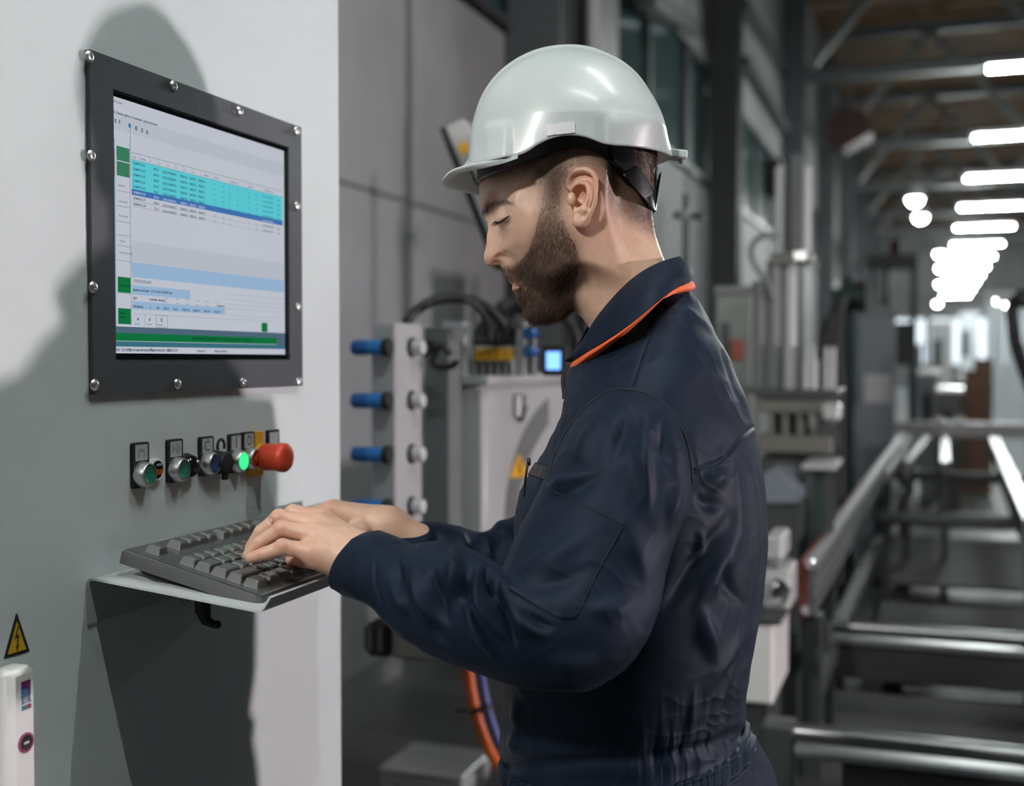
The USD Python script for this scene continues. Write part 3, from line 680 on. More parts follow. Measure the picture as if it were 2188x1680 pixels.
row(W0[0], 0, [1.25, 1.25, 1.25, 6.25, 1.25, 1.25, 1.25, 1.25, -.25, 1, 1, 1, -.25, 2, 1]); row(W0[1], 0, [2.25]+[1]*10+[2.75, -1.25, 1, -1.25, 1, 1, 1]); row(W0[2], 0, [1.75]+[1]*11+[2.25, -3.5, 1, 1, 1]); row(W0[3], 0, [1.5]+[1]*12+[1.5, -.25, 1, 1, 1, -.25, 1, 1, 1])
row(W0[4], 0, [1]*13+[2, -.25, 1, 1, 1, -.25, 1, 1, 1, 1]); row(W0[5], 0, [1, -1, 1, 1, 1, 1, -.5, 1, 1, 1, 1, -.5, 1, 1, 1, 1, -.25, 1, 1, 1])
keys += [(21.5, W0[0], 1, 2), (21.5, W0[2], 1, 2)]
U0 = .0125; hgt = np.zeros((360, 146)); gu = np.linspace(0, KLEN, 360); gw = np.linspace(0, KDEP, 146)
for x, w, n_, tall in keys:
    a, b = U0+x*PIT+.0006, U0+(x+n_)*PIT-.0006; c_, d_ = w-.0096, w-.0096+.0192+(tall-1)*.0203; H = .0085
    tu, tw0, tw1 = .0026, .0030, .0014
    pts = [(a, c_, -.001), (b, c_, -.001), (a, d_, -.001), (b, d_, -.001)]
    A, B, C, D_ = a+tu, b-tu, c_+tw0, d_-tw1
    for (x_, y_) in ((A, C), (B, C), (A, D_), (B, D_)):
        sx, sy = (1 if x_ == A else -1), (1 if y_ == C else -1)
        pts += [(x_+sx*.0012, y_, H-.0008), (x_, y_+sy*.0012, H-.0008), (x_+sx*.0015, y_+sy*.0015, H)]
    part(kb, 'key', kmesh(hull(pts)), 'key_grey', 25)
    I = (gu > a+.0012) & (gu < b-.0012); J = (gw > c_+.0014) & (gw < d_-.0008); hgt[np.ix_(I, J)] = H+.0009
hgt = np.maximum(gaussian_filter(hgt, .75), .0007)
MATS['cover_film'] = usdkit.material(stage, '/World/Looks/cover_film', {'t': ('transparent_bsdf', {'color': (.96, .97, .97)}), 'p': ('principled_bsdf', {'base_color': (.50, .53, .52), 'roughness': .24}), 'g': ('glossy_bsdf', {'roughness': .16, 'color': (.9, .9, .9)}), 'f': ('fresnel', {'IOR': 1.28}), 'm': ('mix_closure', {'fac': .10}), 'm2': ('mix_closure', {})},
    [('t.BSDF', 'm.closure1'), ('p.BSDF', 'm.closure2'), ('f.fac', 'm2.fac'), ('m.closure', 'm2.closure1'), ('g.BSDF', 'm2.closure2')], surface='m2.closure')
GU, GW_ = np.meshgrid(gu, gw, indexing='ij'); film = KL(np.stack([GU, GW_, hgt], -1))
fm = grid_mesh(film, closed=False)
if fm.face_normals[:, 2].mean() < 0: fm.invert()
part(kb, 'dust_cover', fm, 'cover_film', True, 'clear flexible dust cover over the keys')

# ================================================================ machines behind the worker (left)
def xb_(px0, px1, py0, py1, y, depth, bev=.002, side='left'):
    """A box whose face towards the camera shows between two columns and rows of pixels at distance y, running depth further away."""
    a, b = on_y(px0, py0, y), on_y(px1, py1, y); return box(a[0], b[0], y, y+depth, a[2], b[2], bev)
YM = 2.20
c0, c1 = on_y(793, 690, YM), on_y(846, 1300, YM); cx1 = c1[0]; yb_ = on_x(901, 743, cx1)[1]
mn = thing('valve_manifold', 'tall pale metal manifold bar carrying four blue fittings and four white knobs', 'manifold', (cx1-.03, YM+.06, c1[2]))
part(mn, 'bar', box(c0[0], cx1, YM, yb_, c1[2], c0[2], .003), 'light_enamel')
FIT = [743, 856, 970, 1082]
nm4 = ['topmost', 'second from the top', 'third from the top', 'lowest']
for k, py in enumerate(FIT):
    zc = on_y(820, py, YM)[2]; xc = (c0[0]+cx1)/2-.002
    fl = thing('air_fitting', f'{nm4[k]} of the four blue push-in air fittings on the pale manifold', 'fitting', (xc, YM, zc), 'blue air fittings on the manifold')
    o_ = np.array([cx1-.004, YM-.023, zc]); ax = (-1, 0, 0)
    part(fl, 'stub', cyl((xc, YM+.002, zc), (xc, YM-.014, zc), .010, 14), 'matt_black')
    part(fl, 'collar', lathe([(.018, -.004), (.019, 0), (.019, .008), (.016, .012)], o_, ax, 24), 'matt_black')
    part(fl, 'body', lathe([(.0150, .010), (.0155, .013), (.0155, .044), (.0140, .047)], o_, ax, 24), 'fitting_light_blue')
    part(fl, 'sleeve', lathe([(.0150, .045), (.0158, .048), (.0158, .076), (.0140, .081), (.009, .082)], o_, ax, 24), 'fitting_blue')
    kz = on_x(878, py, cx1)
    kn = thing('manifold_knob', f'{nm4[k]} of the four glossy white knobs on the side of the manifold', 'knob', kz, 'white knobs on the manifold')
    part(kn, 'base', lathe([(.021, -.002), (.021, .006), (.016, .008)], kz, EX, 24), 'matt_black')
    part(kn, 'cap', lathe([(.0150, .006), (.0165, .008), (.0165, .026), (.014, .030), (.001, .031)], kz, EX, 24), 'knob_white', 40)
# dark upright panel
a, b = on_y(905, 700, 2.42), on_y(962, 1300, 2.42)
solo('machine_upright', 'dark grey flat steel upright between the manifold and the white enclosure', 'upright', box(a[0], b[0], 2.42, 2.492, .80, a[2], .004), 'grey_enamel')
# white enclosure
YC = 2.50; k0 = on_y(963, 822, YC); k1 = on_y(1037, 822, YC); xcf = k1[0]; yend = on_x(1215, 830, xcf)[1]; ztop = k1[2]
en_ = thing('white_enclosure', 'pale grey enclosure with a padlock hasp, grey arc band and yellow warning triangle', 'enclosure', ((k0[0]+xcf)/2, (YC+yend)/2, .40))
part(en_, 'body', box(k0[0]-.02, xcf, YC, yend, .80, ztop, .012), 'light_enamel', 40)
part(en_, 'top_flange', box(k0[0]-.025, xcf+.012, YC-.012, yend+.01, ztop-.002, ztop+.020, .004), 'light_enamel')
for yy in (2.95, yend-.06): part(en_, 'leg', box(xcf-.05, xcf, yy, yy+.05, 0, .82), 'grey_enamel')
def on_face(pts, x, t): return onpanel(Polygon(pts), x, t)
qf = lambda px, py: tuple(on_x(px, py, xcf)[1:3])
arc = [qf(*p) for p in smooth_line if False] if False else None
ao = np.array([(1170, 850), (1125, 910), (1096, 985), (1082, 1060), (1078, 1130)]); ai = np.array([(1172, 905), (1142, 950), (1120, 1005), (1108, 1065), (1104, 1130)])
so, si_ = spline(ao, 16), spline(ai, 16)
part(en_, 'arc_band', onpanel(Polygon([qf(*p) for p in so]+[qf(*p) for p in si_[::-1]]).buffer(0), xcf, .003), 'grey_enamel')
hs = on_x(1104, 866, xcf)
part(en_, 'hasp', box(xcf, xcf+.018, hs[1]-.028, hs[1]+.028, hs[2]-.030, hs[2]+.030, .005), 'satin_aluminium')
part(en_, 'hasp_pin', cyl((xcf+.012, hs[1]-.012, hs[2]-.034), (xcf+.012, hs[1]+.018, hs[2]-.004), .010, 12), 'matt_black')
trp = [qf(1106, 975), qf(1126, 1014), qf(1089, 1018)]
part(en_, 'warning_triangle', onpanel(Polygon(trp).buffer(.004), xcf+.003, .001), 'stop_yellow', False)
cc_ = Polygon(trp).centroid
part(en_, 'warning_mark', onpanel(Polygon([(cc_.x-.006, cc_.y+.022), (cc_.x+.006, cc_.y+.022), (cc_.x+.010, cc_.y-.012), (cc_.x-.010, cc_.y-.012)]), xcf+.004, .0005), 'ink', False)
# on top of the enclosure
zt = ztop+.020
def top_box(px0, px1, py0, py1, y, dep, bev=.002): 
    a, b = on_y(px0, py0, y), on_y(px1, py1, y); return box(a[0], b[0], y, y+dep, max(b[2], zt), a[2], bev)
t = thing('solenoid_block', 'grey solenoid block with two blue fittings left of the yellow tagged terminals', 'solenoid', (on_y(965, 790, 2.53)[0], 2.56, zt))
part(t, 'body', top_box(945, 990, 688, 812, 2.53, .06), 'light_enamel')
for py in (716, 756):
    q = on_y(962, py, 2.53); part(t, 'fitting', cyl(q, q-np.array([.004, .055, 0]), .012, 16, .002), 'fitting_light_blue')
t = thing('terminal_block', 'white terminal block with a row of yellow tags under a bunch of black wires', 'terminal block', (on_y(1052, 800, 2.56)[0], 2.58, zt))
part(t, 'body', top_box(1012, 1096, 740, 812, 2.56, .05), 'light_enamel')
for k in range(5):
    xx = 1016+16.5*k; a, b = on_y(xx, 745, 2.555), on_y(xx+13, 770, 2.555); part(t, 'tag', box(a[0], b[0], 2.548, 2.562, b[2], a[2], .001), 'stop_yellow')
    a, b = on_y(xx+3, 776, 2.555), on_y(xx+10, 800, 2.555); part(t, 'slot', box(a[0], b[0], 2.556, 2.562, b[2], a[2]), 'matt_black')
wn = ['leftmost', 'second', 'third', 'fourth', 'fifth', 'rightmost']
for k in range(6):
    q = on_y(1020+14*k, 742, 2.58); e = on_y(1058+3*k, 668-3*(k % 3), 2.62)
    solo('black_wire', f'{wn[k]} of the black wires bunched over the yellow tagged terminals', 'wire', tube([q, (q+e)/2+np.array([.004*(k-2.5), 0, .012]), e, e+np.array([.07, .10, -.02])], .010, 8, 14), 'rubber', True, 'wires over the terminal block')
t = thing('grey_post', 'pale slim post right of the yellow tagged terminals', 'post', (on_y(1112, 800, 2.56)[0], 2.58, zt))
part(t, 'post', top_box(1102, 1120, 690, 812, 2.57, .03), 'light_enamel'); part(t, 'cap', top_box(1098, 1124, 684, 694, 2.565, .04), 'satin_aluminium')
t = thing('pressure_display', 'black pressure switch with a small glowing blue display near the collar', 'display', (on_y(1182, 800, 2.52)[0], 2.54, zt))
part(t, 'housing', top_box(1158, 1212, 738, 812, 2.52, .045, .004), 'matt_black')
a, b = on_y(1168, 752, 2.519), on_y(1197, 790, 2.519); part(t, 'screen', box(a[0], b[0], 2.517, 2.520, b[2], a[2]), 'display_blue')
for k, py in enumerate((712, 752)):
    q = on_y(1136, py, 2.58)
    t = thing('regulator_fitting', ['upper', 'lower'][k]+' blue fitting beside the small glowing blue display', 'fitting', (q[0], q[1], q[2]), 'blue fittings beside the display')
    part(t, 'body', cyl(q-np.array([0, .03, 0]), q+np.array([0, .02, 0]), .013, 16, .002), 'fitting_blue'); part(t, 'ring', cyl(q+np.array([0, .018, 0]), q+np.array([0, .03, 0]), .016, 16), 'matt_black')
    part(t, 'stem', cyl((q[0], q[1]+.01, zt), (q[0], q[1]+.01, q[2]), .008, 10), 'grey_enamel')
for k, (pl, r, lab) in enumerate([([(868, 692), (895, 660), (935, 641), (985, 638), (1030, 652), (1064, 678), (1075, 705)], .0115, 'largest black hose arching from the manifold to the terminals'),
                                  ([(985, 640), (1012, 650), (1032, 672), (1040, 700), (1046, 730)], .007, 'thin black hose falling from the top of the largest hose arch'),
                                  ([(1072, 700), (1090, 665), (1130, 648), (1180, 662), (1218, 692), (1232, 735), (1214, 775)], .0115, 'black hose arching behind the beard towards the collar'),
                                  ([(903, 735), (930, 752), (925, 775), (950, 785), (975, 770)], .008, 'short looped black hose between manifold and solenoid block'),
                                  ([(905, 760), (940, 740), (962, 758)], .007, 'short black hose into the lower blue solenoid fitting')]):
    hp = [on_y(x, y, (2.52+.008*i if k == 2 else 2.34+.03*i*(k < 3))) for i, (x, y) in enumerate(pl)]
    solo('black_hose', lab, 'hose', tube(hp, r, 10, 50), 'rubber', True)
# sensor bar on a dark arm behind the hat
t = thing('light_curtain', 'tilted pale grey sensor bar with a yellow sticker behind the hat peak', 'sensor', on_y(1010, 420, 2.75))
P0, P1 = on_y(972, 262, 2.75), on_y(1090, 560, 2.75); ax = (P1-P0)/np.linalg.norm(P1-P0); sd = np.cross(ax, (0, 1, 0)); sd /= np.linalg.norm(sd)
def obar(p0, p1, s0, s1, y0, y1): return hull([p + sd*s + np.array([0, y, 0]) for p in (p0, p1) for s in (s0, s1) for y in (y0, y1)])
part(t, 'rail', obar(P0, P1, -.026, .022, 0, .05), 'light_enamel'); part(t, 'back', obar(P0-ax*.004, P1, .022, .040, -.002, .06) if sd[0] < 0 else obar(P0-ax*.004, P1, -.044, -.026, -.002, .06), 'matt_black')
part(t, 'sticker', obar(P0+ax*.055, P0+ax*.085, -.016, .010, -.001, .001), 'stop_yellow')
part(t, 'arm', tube([P1-ax*.02, on_y(1100, 640, 2.75), (on_y(1100, 640, 2.75)[0], 2.75, ztop+.02)], .014, 10), 'matt_black')
# motor below the arm
ym_ = 2.30; a, b = on_y(772, 1330, ym_), on_y(834, 1408, ym_); e = on_y(1000, 1330, ym_); zc = (a[2]+b[2])/2; hh_ = abs(a[2]-b[2])/2
t = thing('servo_motor', 'dark servo motor lying under the sleeve with a black slotted end', 'motor', ((a[0]+e[0])/2, ym_+.04, zc-hh_))
part(t, 'body', box(b[0], e[0]+.1, ym_, ym_+.09, zc-hh_, zc+hh_*.95, .008), 'olive_machine'); part(t, 'end_cap', box(a[0], b[0]+.002, ym_-.003, ym_+.093, zc-hh_*1.05, zc+hh_, .016), 'matt_black', 40)
for k in range(2):
    q = on_y(792+22*k, 1365, ym_); part(t, 'rib', box(q[0]-.004, q[0]+.004, ym_-.006, ym_+.01, zc-hh_*.6, zc+hh_*.75, .002), 'grey_enamel')
part(t, 'mount', box(e[0]-.10, e[0]-.02, ym_+.088, 2.44, zc-hh_*.6, zc+hh_*.6), 'dark_machine')
# floor: box with lid, hoses
q0, q1 = on_z(815, 1685, .02), on_z(1012, 1685, .02); yq = q0[1]
t = thing('floor_box', 'pale grey steel box with a lid on the floor below the worker', 'box', ((q0[0]+q1[0])/2, yq+.1, 0))
part(t, 'body', box(q0[0], q1[0], yq, yq+.26, 0, .075, .004), 'light_enamel'); part(t, 'lid', box(q0[0]-.005, q1[0]+.005, yq-.005, yq+.265, .078, .095, .004), 'satin_aluminium')
for f_ in (.2, .75): part(t, 'bolt', cyl((q0[0]+(q1[0]-q0[0])*f_, yq-.006, .04), (q0[0]+(q1[0]-q0[0])*f_, yq, .04), .008, 10), 'grey_enamel')
hz = [(985, 1290), (998, 1400), (1006, 1470), (1024, 1545), (1050, 1610), (1086, 1665), (1140, 1720)]
def hosepts(dx): 
    p = [on_y(x+dx, y, 2.45) for x, y in hz]; p += [np.array([p[-1][0]+.16, 2.5, .40]), np.array([p[-1][0]+.28, 2.6, .02]), np.array([p[-1][0]+.8, 2.75, .014])]; return p
solo('orange_hose', 'thick orange hose curving down to the floor behind the worker', 'hose', tube(hosepts(0), .0125, 12, 60), 'hose_orange', True)
solo('blue_hose', 'blue hose tied beside the orange hose behind the worker', 'hose', tube([p+np.array([.018, .012, .002]) for p in hosepts(6)], .0095, 12, 60), 'hose_blue', True)
solo('dark_hose', 'dark brown hose tied along the left of the orange hose', 'hose', tube([p+np.array([-.013, .014, 0]) for p in hosepts(-2)], .008, 10, 60), 'rail_red', True)
q = on_y(1022, 1516, 2.45)
t = thing('cable_tie', 'black cable tie around the orange and blue hoses', 'cable tie', q)
ax_ = np.array(on_y(1026, 1545, 2.45))-on_y(1008, 1480, 2.45); part(t, 'strap', lathe([(.028, -.004), (.030, -.003), (.030, .003), (.028, .004)], q+np.array([.006, .008, 0]), ax_, 20), 'rubber'); part(t, 'tail', cyl(q-np.array([.02, .015, 0]), q-np.array([.05, .02, .004]), .003, 6), 'rubber')
# ================================================================ machines right of the worker
YP = 4.6
def vcyl(px, py0, py1, y, r, mat, parent, name, seg=16, zmin=None):
    a, b = on_y(px, py0, y), on_y(px, py1, y); z0 = b[2] if zmin is None else zmin
    return part(parent, name, cyl((a[0], y, z0), (a[0], y, a[2]), r, seg, min(.004, r*.2)), mat, 40)
t = thing('pneumatic_press', 'tall pneumatic press with pale cylinders and rods on an olive base', 'machine', (on_y(1700, 900, YP)[0], YP, 0))
for px, y0, y1, r, mat, nm_ in ((1667, 356, 560, .020, 'light_enamel', 'rod'), (1724, 356, 560, .020, 'light_enamel', 'rod'), (1696, 330, 560, .032, 'column_steel', 'column'),
                                (1655, 556, 836, .030, 'grey_enamel', 'cylinder'), (1690, 556, 836, .026, 'light_enamel', 'cylinder'), (1663, 612, 700, .016, 'chrome', 'sleeve'), (1625, 600, 836, .030, 'grey_enamel', 'cylinder')):
    vcyl(px, y0, y1, YP, r, mat, t, nm_)
part(t, 'cap_plate', xb_(1645, 1735, 540, 562, YP-.05, .12, .004), 'olive_machine'); part(t, 'clamp', xb_(1695, 1722, 536, 556, YP-.08, .05, .004), 'satin_aluminium')
part(t, 'base_plate', xb_(1612, 1792, 832, 852, YP-.12, .35, .004), 'dark_machine'); part(t, 'base', xb_(1620, 1772, 852, 884, YP-.10, .3, .004), 'olive_machine')
for px in (1640, 1672, 1704, 1736, 1768): part(t, 'fin', xb_(px, px+11, 884, 932, YP-.09, .25, .002), 'olive_machine')
part(t, 'slab', xb_(1618, 1778, 930, 972, YP-.12, .34, .006), 'olive_machine')
a, b = on_y(1630, 972, YP), on_y(1770, 972, YP); part(t, 'pedestal', box(a[0], b[0], YP-.08, YP+.2, 0, a[2], .004), 'dark_machine')
solo('grey_hose', 'grey hose bending from the cap plate of the pneumatic press', 'hose', tube([on_y(x, y, YP-.03) for x, y in ((1658, 505), (1630, 505), (1608, 522), (1606, 550), (1622, 580), (1642, 608), (1650, 640))], .012, 10, 30), 'grey_enamel', True)
for k, (px, lab) in enumerate([(1722, 'left one of two clear bottles on the press base'), (1738, 'right one of two clear bottles on the press base')]):
    o_ = on_y(px, 832, YP-.06)
    solo('oil_bottle', lab, 'bottle', lathe([(.014, 0), (.0155, .004), (.0155, .10), (.008, .125), (.007, .15), (.0085, .152), (.0085, .165)], (o_[0], YP-.06, o_[2]), EZ, 16), 'light_enamel', 40, 'bottles on the press base')
for k, (px, y0, lab) in enumerate([(1757, 690, 'black cable hanging right of the press, leftmost of three'), (1775, 660, 'black cable hanging right of the press, middle of three'), (1790, 650, 'black cable hanging right of the press, rightmost of three')]):
    solo('hanging_cable', lab, 'cable', tube([on_y(px+30-8*k, y0-20, 5.2), on_y(px+10, y0, 5.2), on_y(px, y0+60, 5.2), on_y(px-4+4*k, y0+140, 5.2), on_y(px+5, 842, 5.2)] + [on_y(px+6, 842, 5.2)*np.array([1, 1, 0])+np.array([0, 0, z_]) for z_ in (1.0, .7, .4, .02)], .020, 8, 30), 'rubber', True)
t = thing('chrome_rod_pair', 'pair of short pale rods standing beside the hanging black cables', 'rod', on_y(1772, 832, 4.55))
for px in (1766, 1780): vcyl(px, 742, 840, 4.55, .011, 'light_enamel', t, 'rod', 12)
part(t, 'foot', xb_(1756, 1790, 838, 852, 4.5, .14, .002), 'dark_machine')
a = on_y(1752, 905, 4.5); part(t, 'lamp_block', xb_(1756, 1795, 862, 900, 4.48, .1, .01), 'light_enamel'); part(t, 'stand', box(a[0], a[0]+.06, 4.5, 4.58, 0, a[2]), 'dark_machine')
YT = 6.0
t = thing('teal_gantry', 'dark teal gantry post with a short horizontal head beside the press', 'gantry', (on_y(1812, 900, YT)[0], YT, 0))
a, b = on_y(1800, 600, YT), on_y(1826, 600, YT); part(t, 'post', box(a[0], b[0], YT, YT+.12, 0, on_y(1812, 590, YT)[2], .006), 'teal_dark')
part(t, 'head', xb_(1776, 1845, 618, 645, YT-.1, .2, .006), 'teal_dark'); part(t, 'motor', xb_(1826, 1850, 600, 665, YT-.06, .16, .01), 'matt_black')
pbr('console_green', (.17, .20, .185), .5)
YG = 4.9
t = thing('pale_console', 'grey-green machine console behind the back of the worker', 'console', (on_y(1560, 700, YG)[0], YG+.1, 0))
a, b = on_y(1528, 622, YG), on_y(1606, 622, YG); part(t, 'body', box(a[0], b[0], YG, YG+.3, 0, a[2], .006), 'console_green')
part(t, 'orange_marker', xb_(1562, 1588, 726, 770, YG-.02, .03, .002), 'rail_red'); part(t, 'dark_slot', xb_(1540, 1560, 690, 770, YG-.01, .02), 'dark_machine'); part(t, 'lid', xb_(1524, 1610, 612, 626, YG-.02, .34, .004), 'grey_enamel')
t = thing('crossed_rod', 'thin dark upright rod with a short crossbar behind the neck', 'rod', (on_y(1466, 800, 4.4)[0], 4.4, 0))
a = on_y(1466, 415, 4.4); part(t, 'rod', cyl((a[0], 4.4, 0), (a[0], 4.4, a[2]), .013, 10), 'dark_machine')
a, b = on_y(1440, 460, 4.4), on_y(1506, 462, 4.4); part(t, 'crossbar', cyl(a, b, .013, 10), 'dark_machine'); part(t, 'clamp', box(a[0]+.03, a[0]+.065, 4.375, 4.425, a[2]-.02, a[2]+.02, .004), 'grey_enamel')
a = on_y(1660, 340, 11.0); b = on_y(1632, 415, 11.0)
solo('wall_speaker', 'small black box mounted high on the wall behind the press', 'speaker', box(on_y(1630, 340, 11)[0], on_y(1668, 340, 11)[0], 11, 11.25, b[2], a[2], .01), 'matt_black')
# farther machines
YB = 8.5
t = thing('bluegrey_cabinet', 'blue-grey machine cabinet with a pale lower door, past the teal gantry', 'cabinet', (on_y(1868, 800, YB)[0], YB+.2, 0))
a, b = on_y(1832, 668, YB), on_y(1910, 668, YB); part(t, 'body', box(a[0], b[0], YB, YB+.6, 0, a[2], .01), 'bluegrey_enamel'); part(t, 'door', xb_(1846, 1904, 800, 862, YB-.02, .025, .004), 'light_enamel'); part(t, 'top', xb_(1828, 1914, 655, 670, YB-.03, .66, .004), 'grey_enamel')
YF = 13.0
t = thing('dark_portal', 'dark steel portal frame with cables far down the hall', 'frame', (on_y(1930, 800, YF)[0], YF, 0))
for px0, px1 in ((1888, 1902), (1946, 1960)):
    a, b = on_y(px0, 560, YF), on_y(px1, 560, YF); part(t, 'post', box(a[0], b[0], YF, YF+.2, 0, a[2]), 'dark_machine')
part(t, 'beam', xb_(1850, 1962, 545, 572, YF-.03, .26), 'dark_machine'); part(t, 'panel', xb_(1902, 1946, 690, 780, YF, .1), 'dark_machine'); part(t, 'red_unit', xb_(1900, 1925, 512, 548, YF, .2), 'dark_red')
solo('hoist_hook_bar', 'thin steel bar carrying the dark red hoist', 'bar', cyl(on_y(1815, 300, 22.4), on_y(1815, 300, 22.4)*np.array([1, 1, 0])+np.array([0, 0, 8.62]), .03, 8), 'truss_steel')
solo('red_hoist', 'dark red hoist body under the second roof truss', 'hoist', hull(np.vstack([[on_y(x, y, 22)+np.array([0, d, 0]) for d in (0, .8)] for x, y in ((1770, 262), (1785, 232), (1850, 240), (1862, 282), (1800, 318), (1774, 310))])), 'dark_red')
# far end: things in front of the windows
solo('white_curtain', 'white plastic strip curtain at the right end of the far hall', 'curtain', cat([box(on_y(2108, 690, 16)[0]+.11*k, on_y(2108, 690, 16)[0]+.11*k+.100, 16+.03*(k % 2), 16.02+.03*(k % 2), 0, 2.25) for k in range(11)]), 'sheet_white')
solo('curtain_rail', 'pale rail carrying the white plastic curtain', 'rail', box(on_y(2100, 690, 16)[0], on_y(2108, 690, 16)[0]+1.3, 15.95, 16.1, 2.22, 2.30), 'light_enamel')
t = thing('carton_stack', 'brown cartons stacked slantwise in front of the white curtain', 'carton', (on_y(2085, 850, 13.5)[0], 13.7, 0), group='cartons before the curtain')
for k, (x0, x1, y0) in enumerate([(2040, 2122, 815), (2062, 2122, 790), (2084, 2122, 766)]):
    a, b = on_y(x0, y0, 13.5), on_y(x1, y0, 13.5); z0 = 0 if k == 0 else on_y(x0, (815, 790)[k-1], 13.5)[2]
    part(t, 'carton', box(a[0], b[0], 13.5+.02*k, 14.0, z0, a[2]-.004, .006), 'cardboard')
for k, (px, y0, w_, d, mat, lab) in enumerate([(1965, 800, 40, 12.6, 'light_enamel', 'low pale machine box left of the cartons'), (2005, 838, 50, 11.9, 'grey_enamel', 'low grey machine box in front of the cartons'), (1990, 690, 46, 24, 'light_enamel', 'tall pale cabinet before the far windows'), (2052, 672, 40, 30, 'sheet_white', 'white cabinet farthest away, before the windows'), (1940, 740, 30, 17, 'bluegrey_enamel', 'blue-grey cabinet beyond the dark portal')]):
    a, b = on_y(px, y0, d), on_y(px+w_, y0, d); t = thing('far_machine', lab, 'machine', ((a[0]+b[0])/2, d+.3, 0)); part(t, 'body', box(a[0], b[0], d, d+.6, 0, a[2], .02), mat); part(t, 'top', box(a[0]-.02, b[0]+.02, d-.02, d+.62, a[2], a[2]+.04), 'satin_aluminium'); part(t, 'panel', box(a[0]+.04, a[0]+.04+(b[0]-a[0])*.4, d-.015, d, a[2]*.6, a[2]*.85), 'dark_machine')
t = thing('hose_boom', 'black hose looping down at the right edge of the picture', 'hose', (on_y(2180, 700, 5.6)[0], 5.6, 0))
part(t, 'hose', tube([on_y(x, y, 5.6) for x, y in ((2210, 640), (2188, 632), (2168, 645), (2163, 680), (2170, 730), (2186, 785), (2215, 850), (2260, 900))], .028, 10, 40), 'rubber', True)
a = on_y(2200, 640, 5.6); part(t, 'arm', box(a[0], a[0]+.08, 5.55, 5.65, 0, a[2]+.1), 'dark_machine'); part(t, 'head', xb_(2168, 2215, 618, 655, 5.5, .2, .02), 'matt_black')

# ---------------------------------------------------------------- conveyor
cv_ = thing('roller_conveyor', 'long steel conveyor with aluminium side rails and bright crossbars', 'conveyor', (.3, 5.5, 0))
def prism(pts0, pts1): return hull(np.vstack([pts0, pts1]))
def rail(name, A, B, wide, high, mat, bev=0, grooves=False):
    A, B = np.asarray(A, float), np.asarray(B, float); d = (B-A)/np.linalg.norm(B-A); s = np.cross(d, EZ); s /= np.linalg.norm(s)
    q = lambda s0, s1, z0, z1: hull([p + s*x + EZ*z for p in (A, B) for x in (s0, s1) for z in (z0, z1)])
    part(cv_, name, q(-wide/2, wide/2, -high, 0), mat)
    if grooves:
        for k in range(3): part(cv_, 'rail_groove', q(wide/2, wide/2+.004, -high*(.30+.22*k), -high*(.22+.22*k)), 'dark_machine')
        part(cv_, 'rail_lip', q(-wide/2-.004, wide/2+.006, -.012, .010), 'satin_aluminium'); part(cv_, 'red_strip', q(-wide/2-.022, -wide/2, -high*1.08, .004), 'rail_red')
pbr('steel_bar', (.22, .23, .235), .32, 1.0)
zt_ = .845
RA, RB = on_z(1733, 1205, zt_), on_z(1930, 928, zt_)
pbr('tray_dark', (.026, .029, .028), .8); pbr('rail_grey', (.16, .17, .18), .38, .4)
rail('side_rail', RA, RB, .022, .150, 'rail_grey', grooves=True)
part(cv_, 'rail_end_bolt', cyl(RA+np.array([-.01, -.02, -.135]), RA+np.array([-.01, .01, -.135]), .014, 14), 'chrome')
part(cv_, 'rail_end_bolt', cyl(RA+np.array([.0, -.02, .0]), RA+np.array([0, .01, 0]), .013, 14), 'chrome')
for (p, q_, w_, h_) in (((2020, 985), (2020, 928), .05, .07), ((1938, 985), (1985, 928), .05, .09), ((2205, 1110), (2122, 930), .06, .12), ((1895, 1010), (1950, 928), .03, .05)):
    A, B = on_z(*p, zt_), on_z(*q_, zt_); rail('inner_rail', A, B, w_, h_, 'rail_grey')
    part(cv_, 'rail_post', box(A[0]-.02, A[0]+.02, A[1], A[1]+.04, 0, zt_-h_), 'dark_machine')
q0, q1 = on_z(1836, 925, zt_), on_z(2400, 925, zt_)
part(cv_, 'cross_frame', box(q0[0], q0[0]+3.2, q0[1], q0[1]+.12, zt_-.02, zt_+.095, .01), 'light_enamel'); part(cv_, 'frame_corner', box(q0[0]-.10, q0[0]+.08, q0[1]-.25, q0[1]+.2, zt_-.28, zt_+.08, .02), 'light_enamel')
part(cv_, 'frame_leg', box(q0[0]-.06, q0[0]+.04, q0[1]-.2, q0[1]-.1, 0, zt_-.27), 'grey_enamel')
part(cv_, 'frame_leg', box(q0[0]+1.9, q0[0]+2.0, q0[1], q0[1]+.1, 0, zt_), 'grey_enamel')
for px, py in ((2010, 893), (2052, 893)):
    b_ = on_y(px, py, q0[1]-.002); part(cv_, 'frame_bolt', lathe([(.05, 0), (.05, .02), (.03, .035), (.001, .036)], b_, (0, -1, .3), 16), 'chrome', 40)
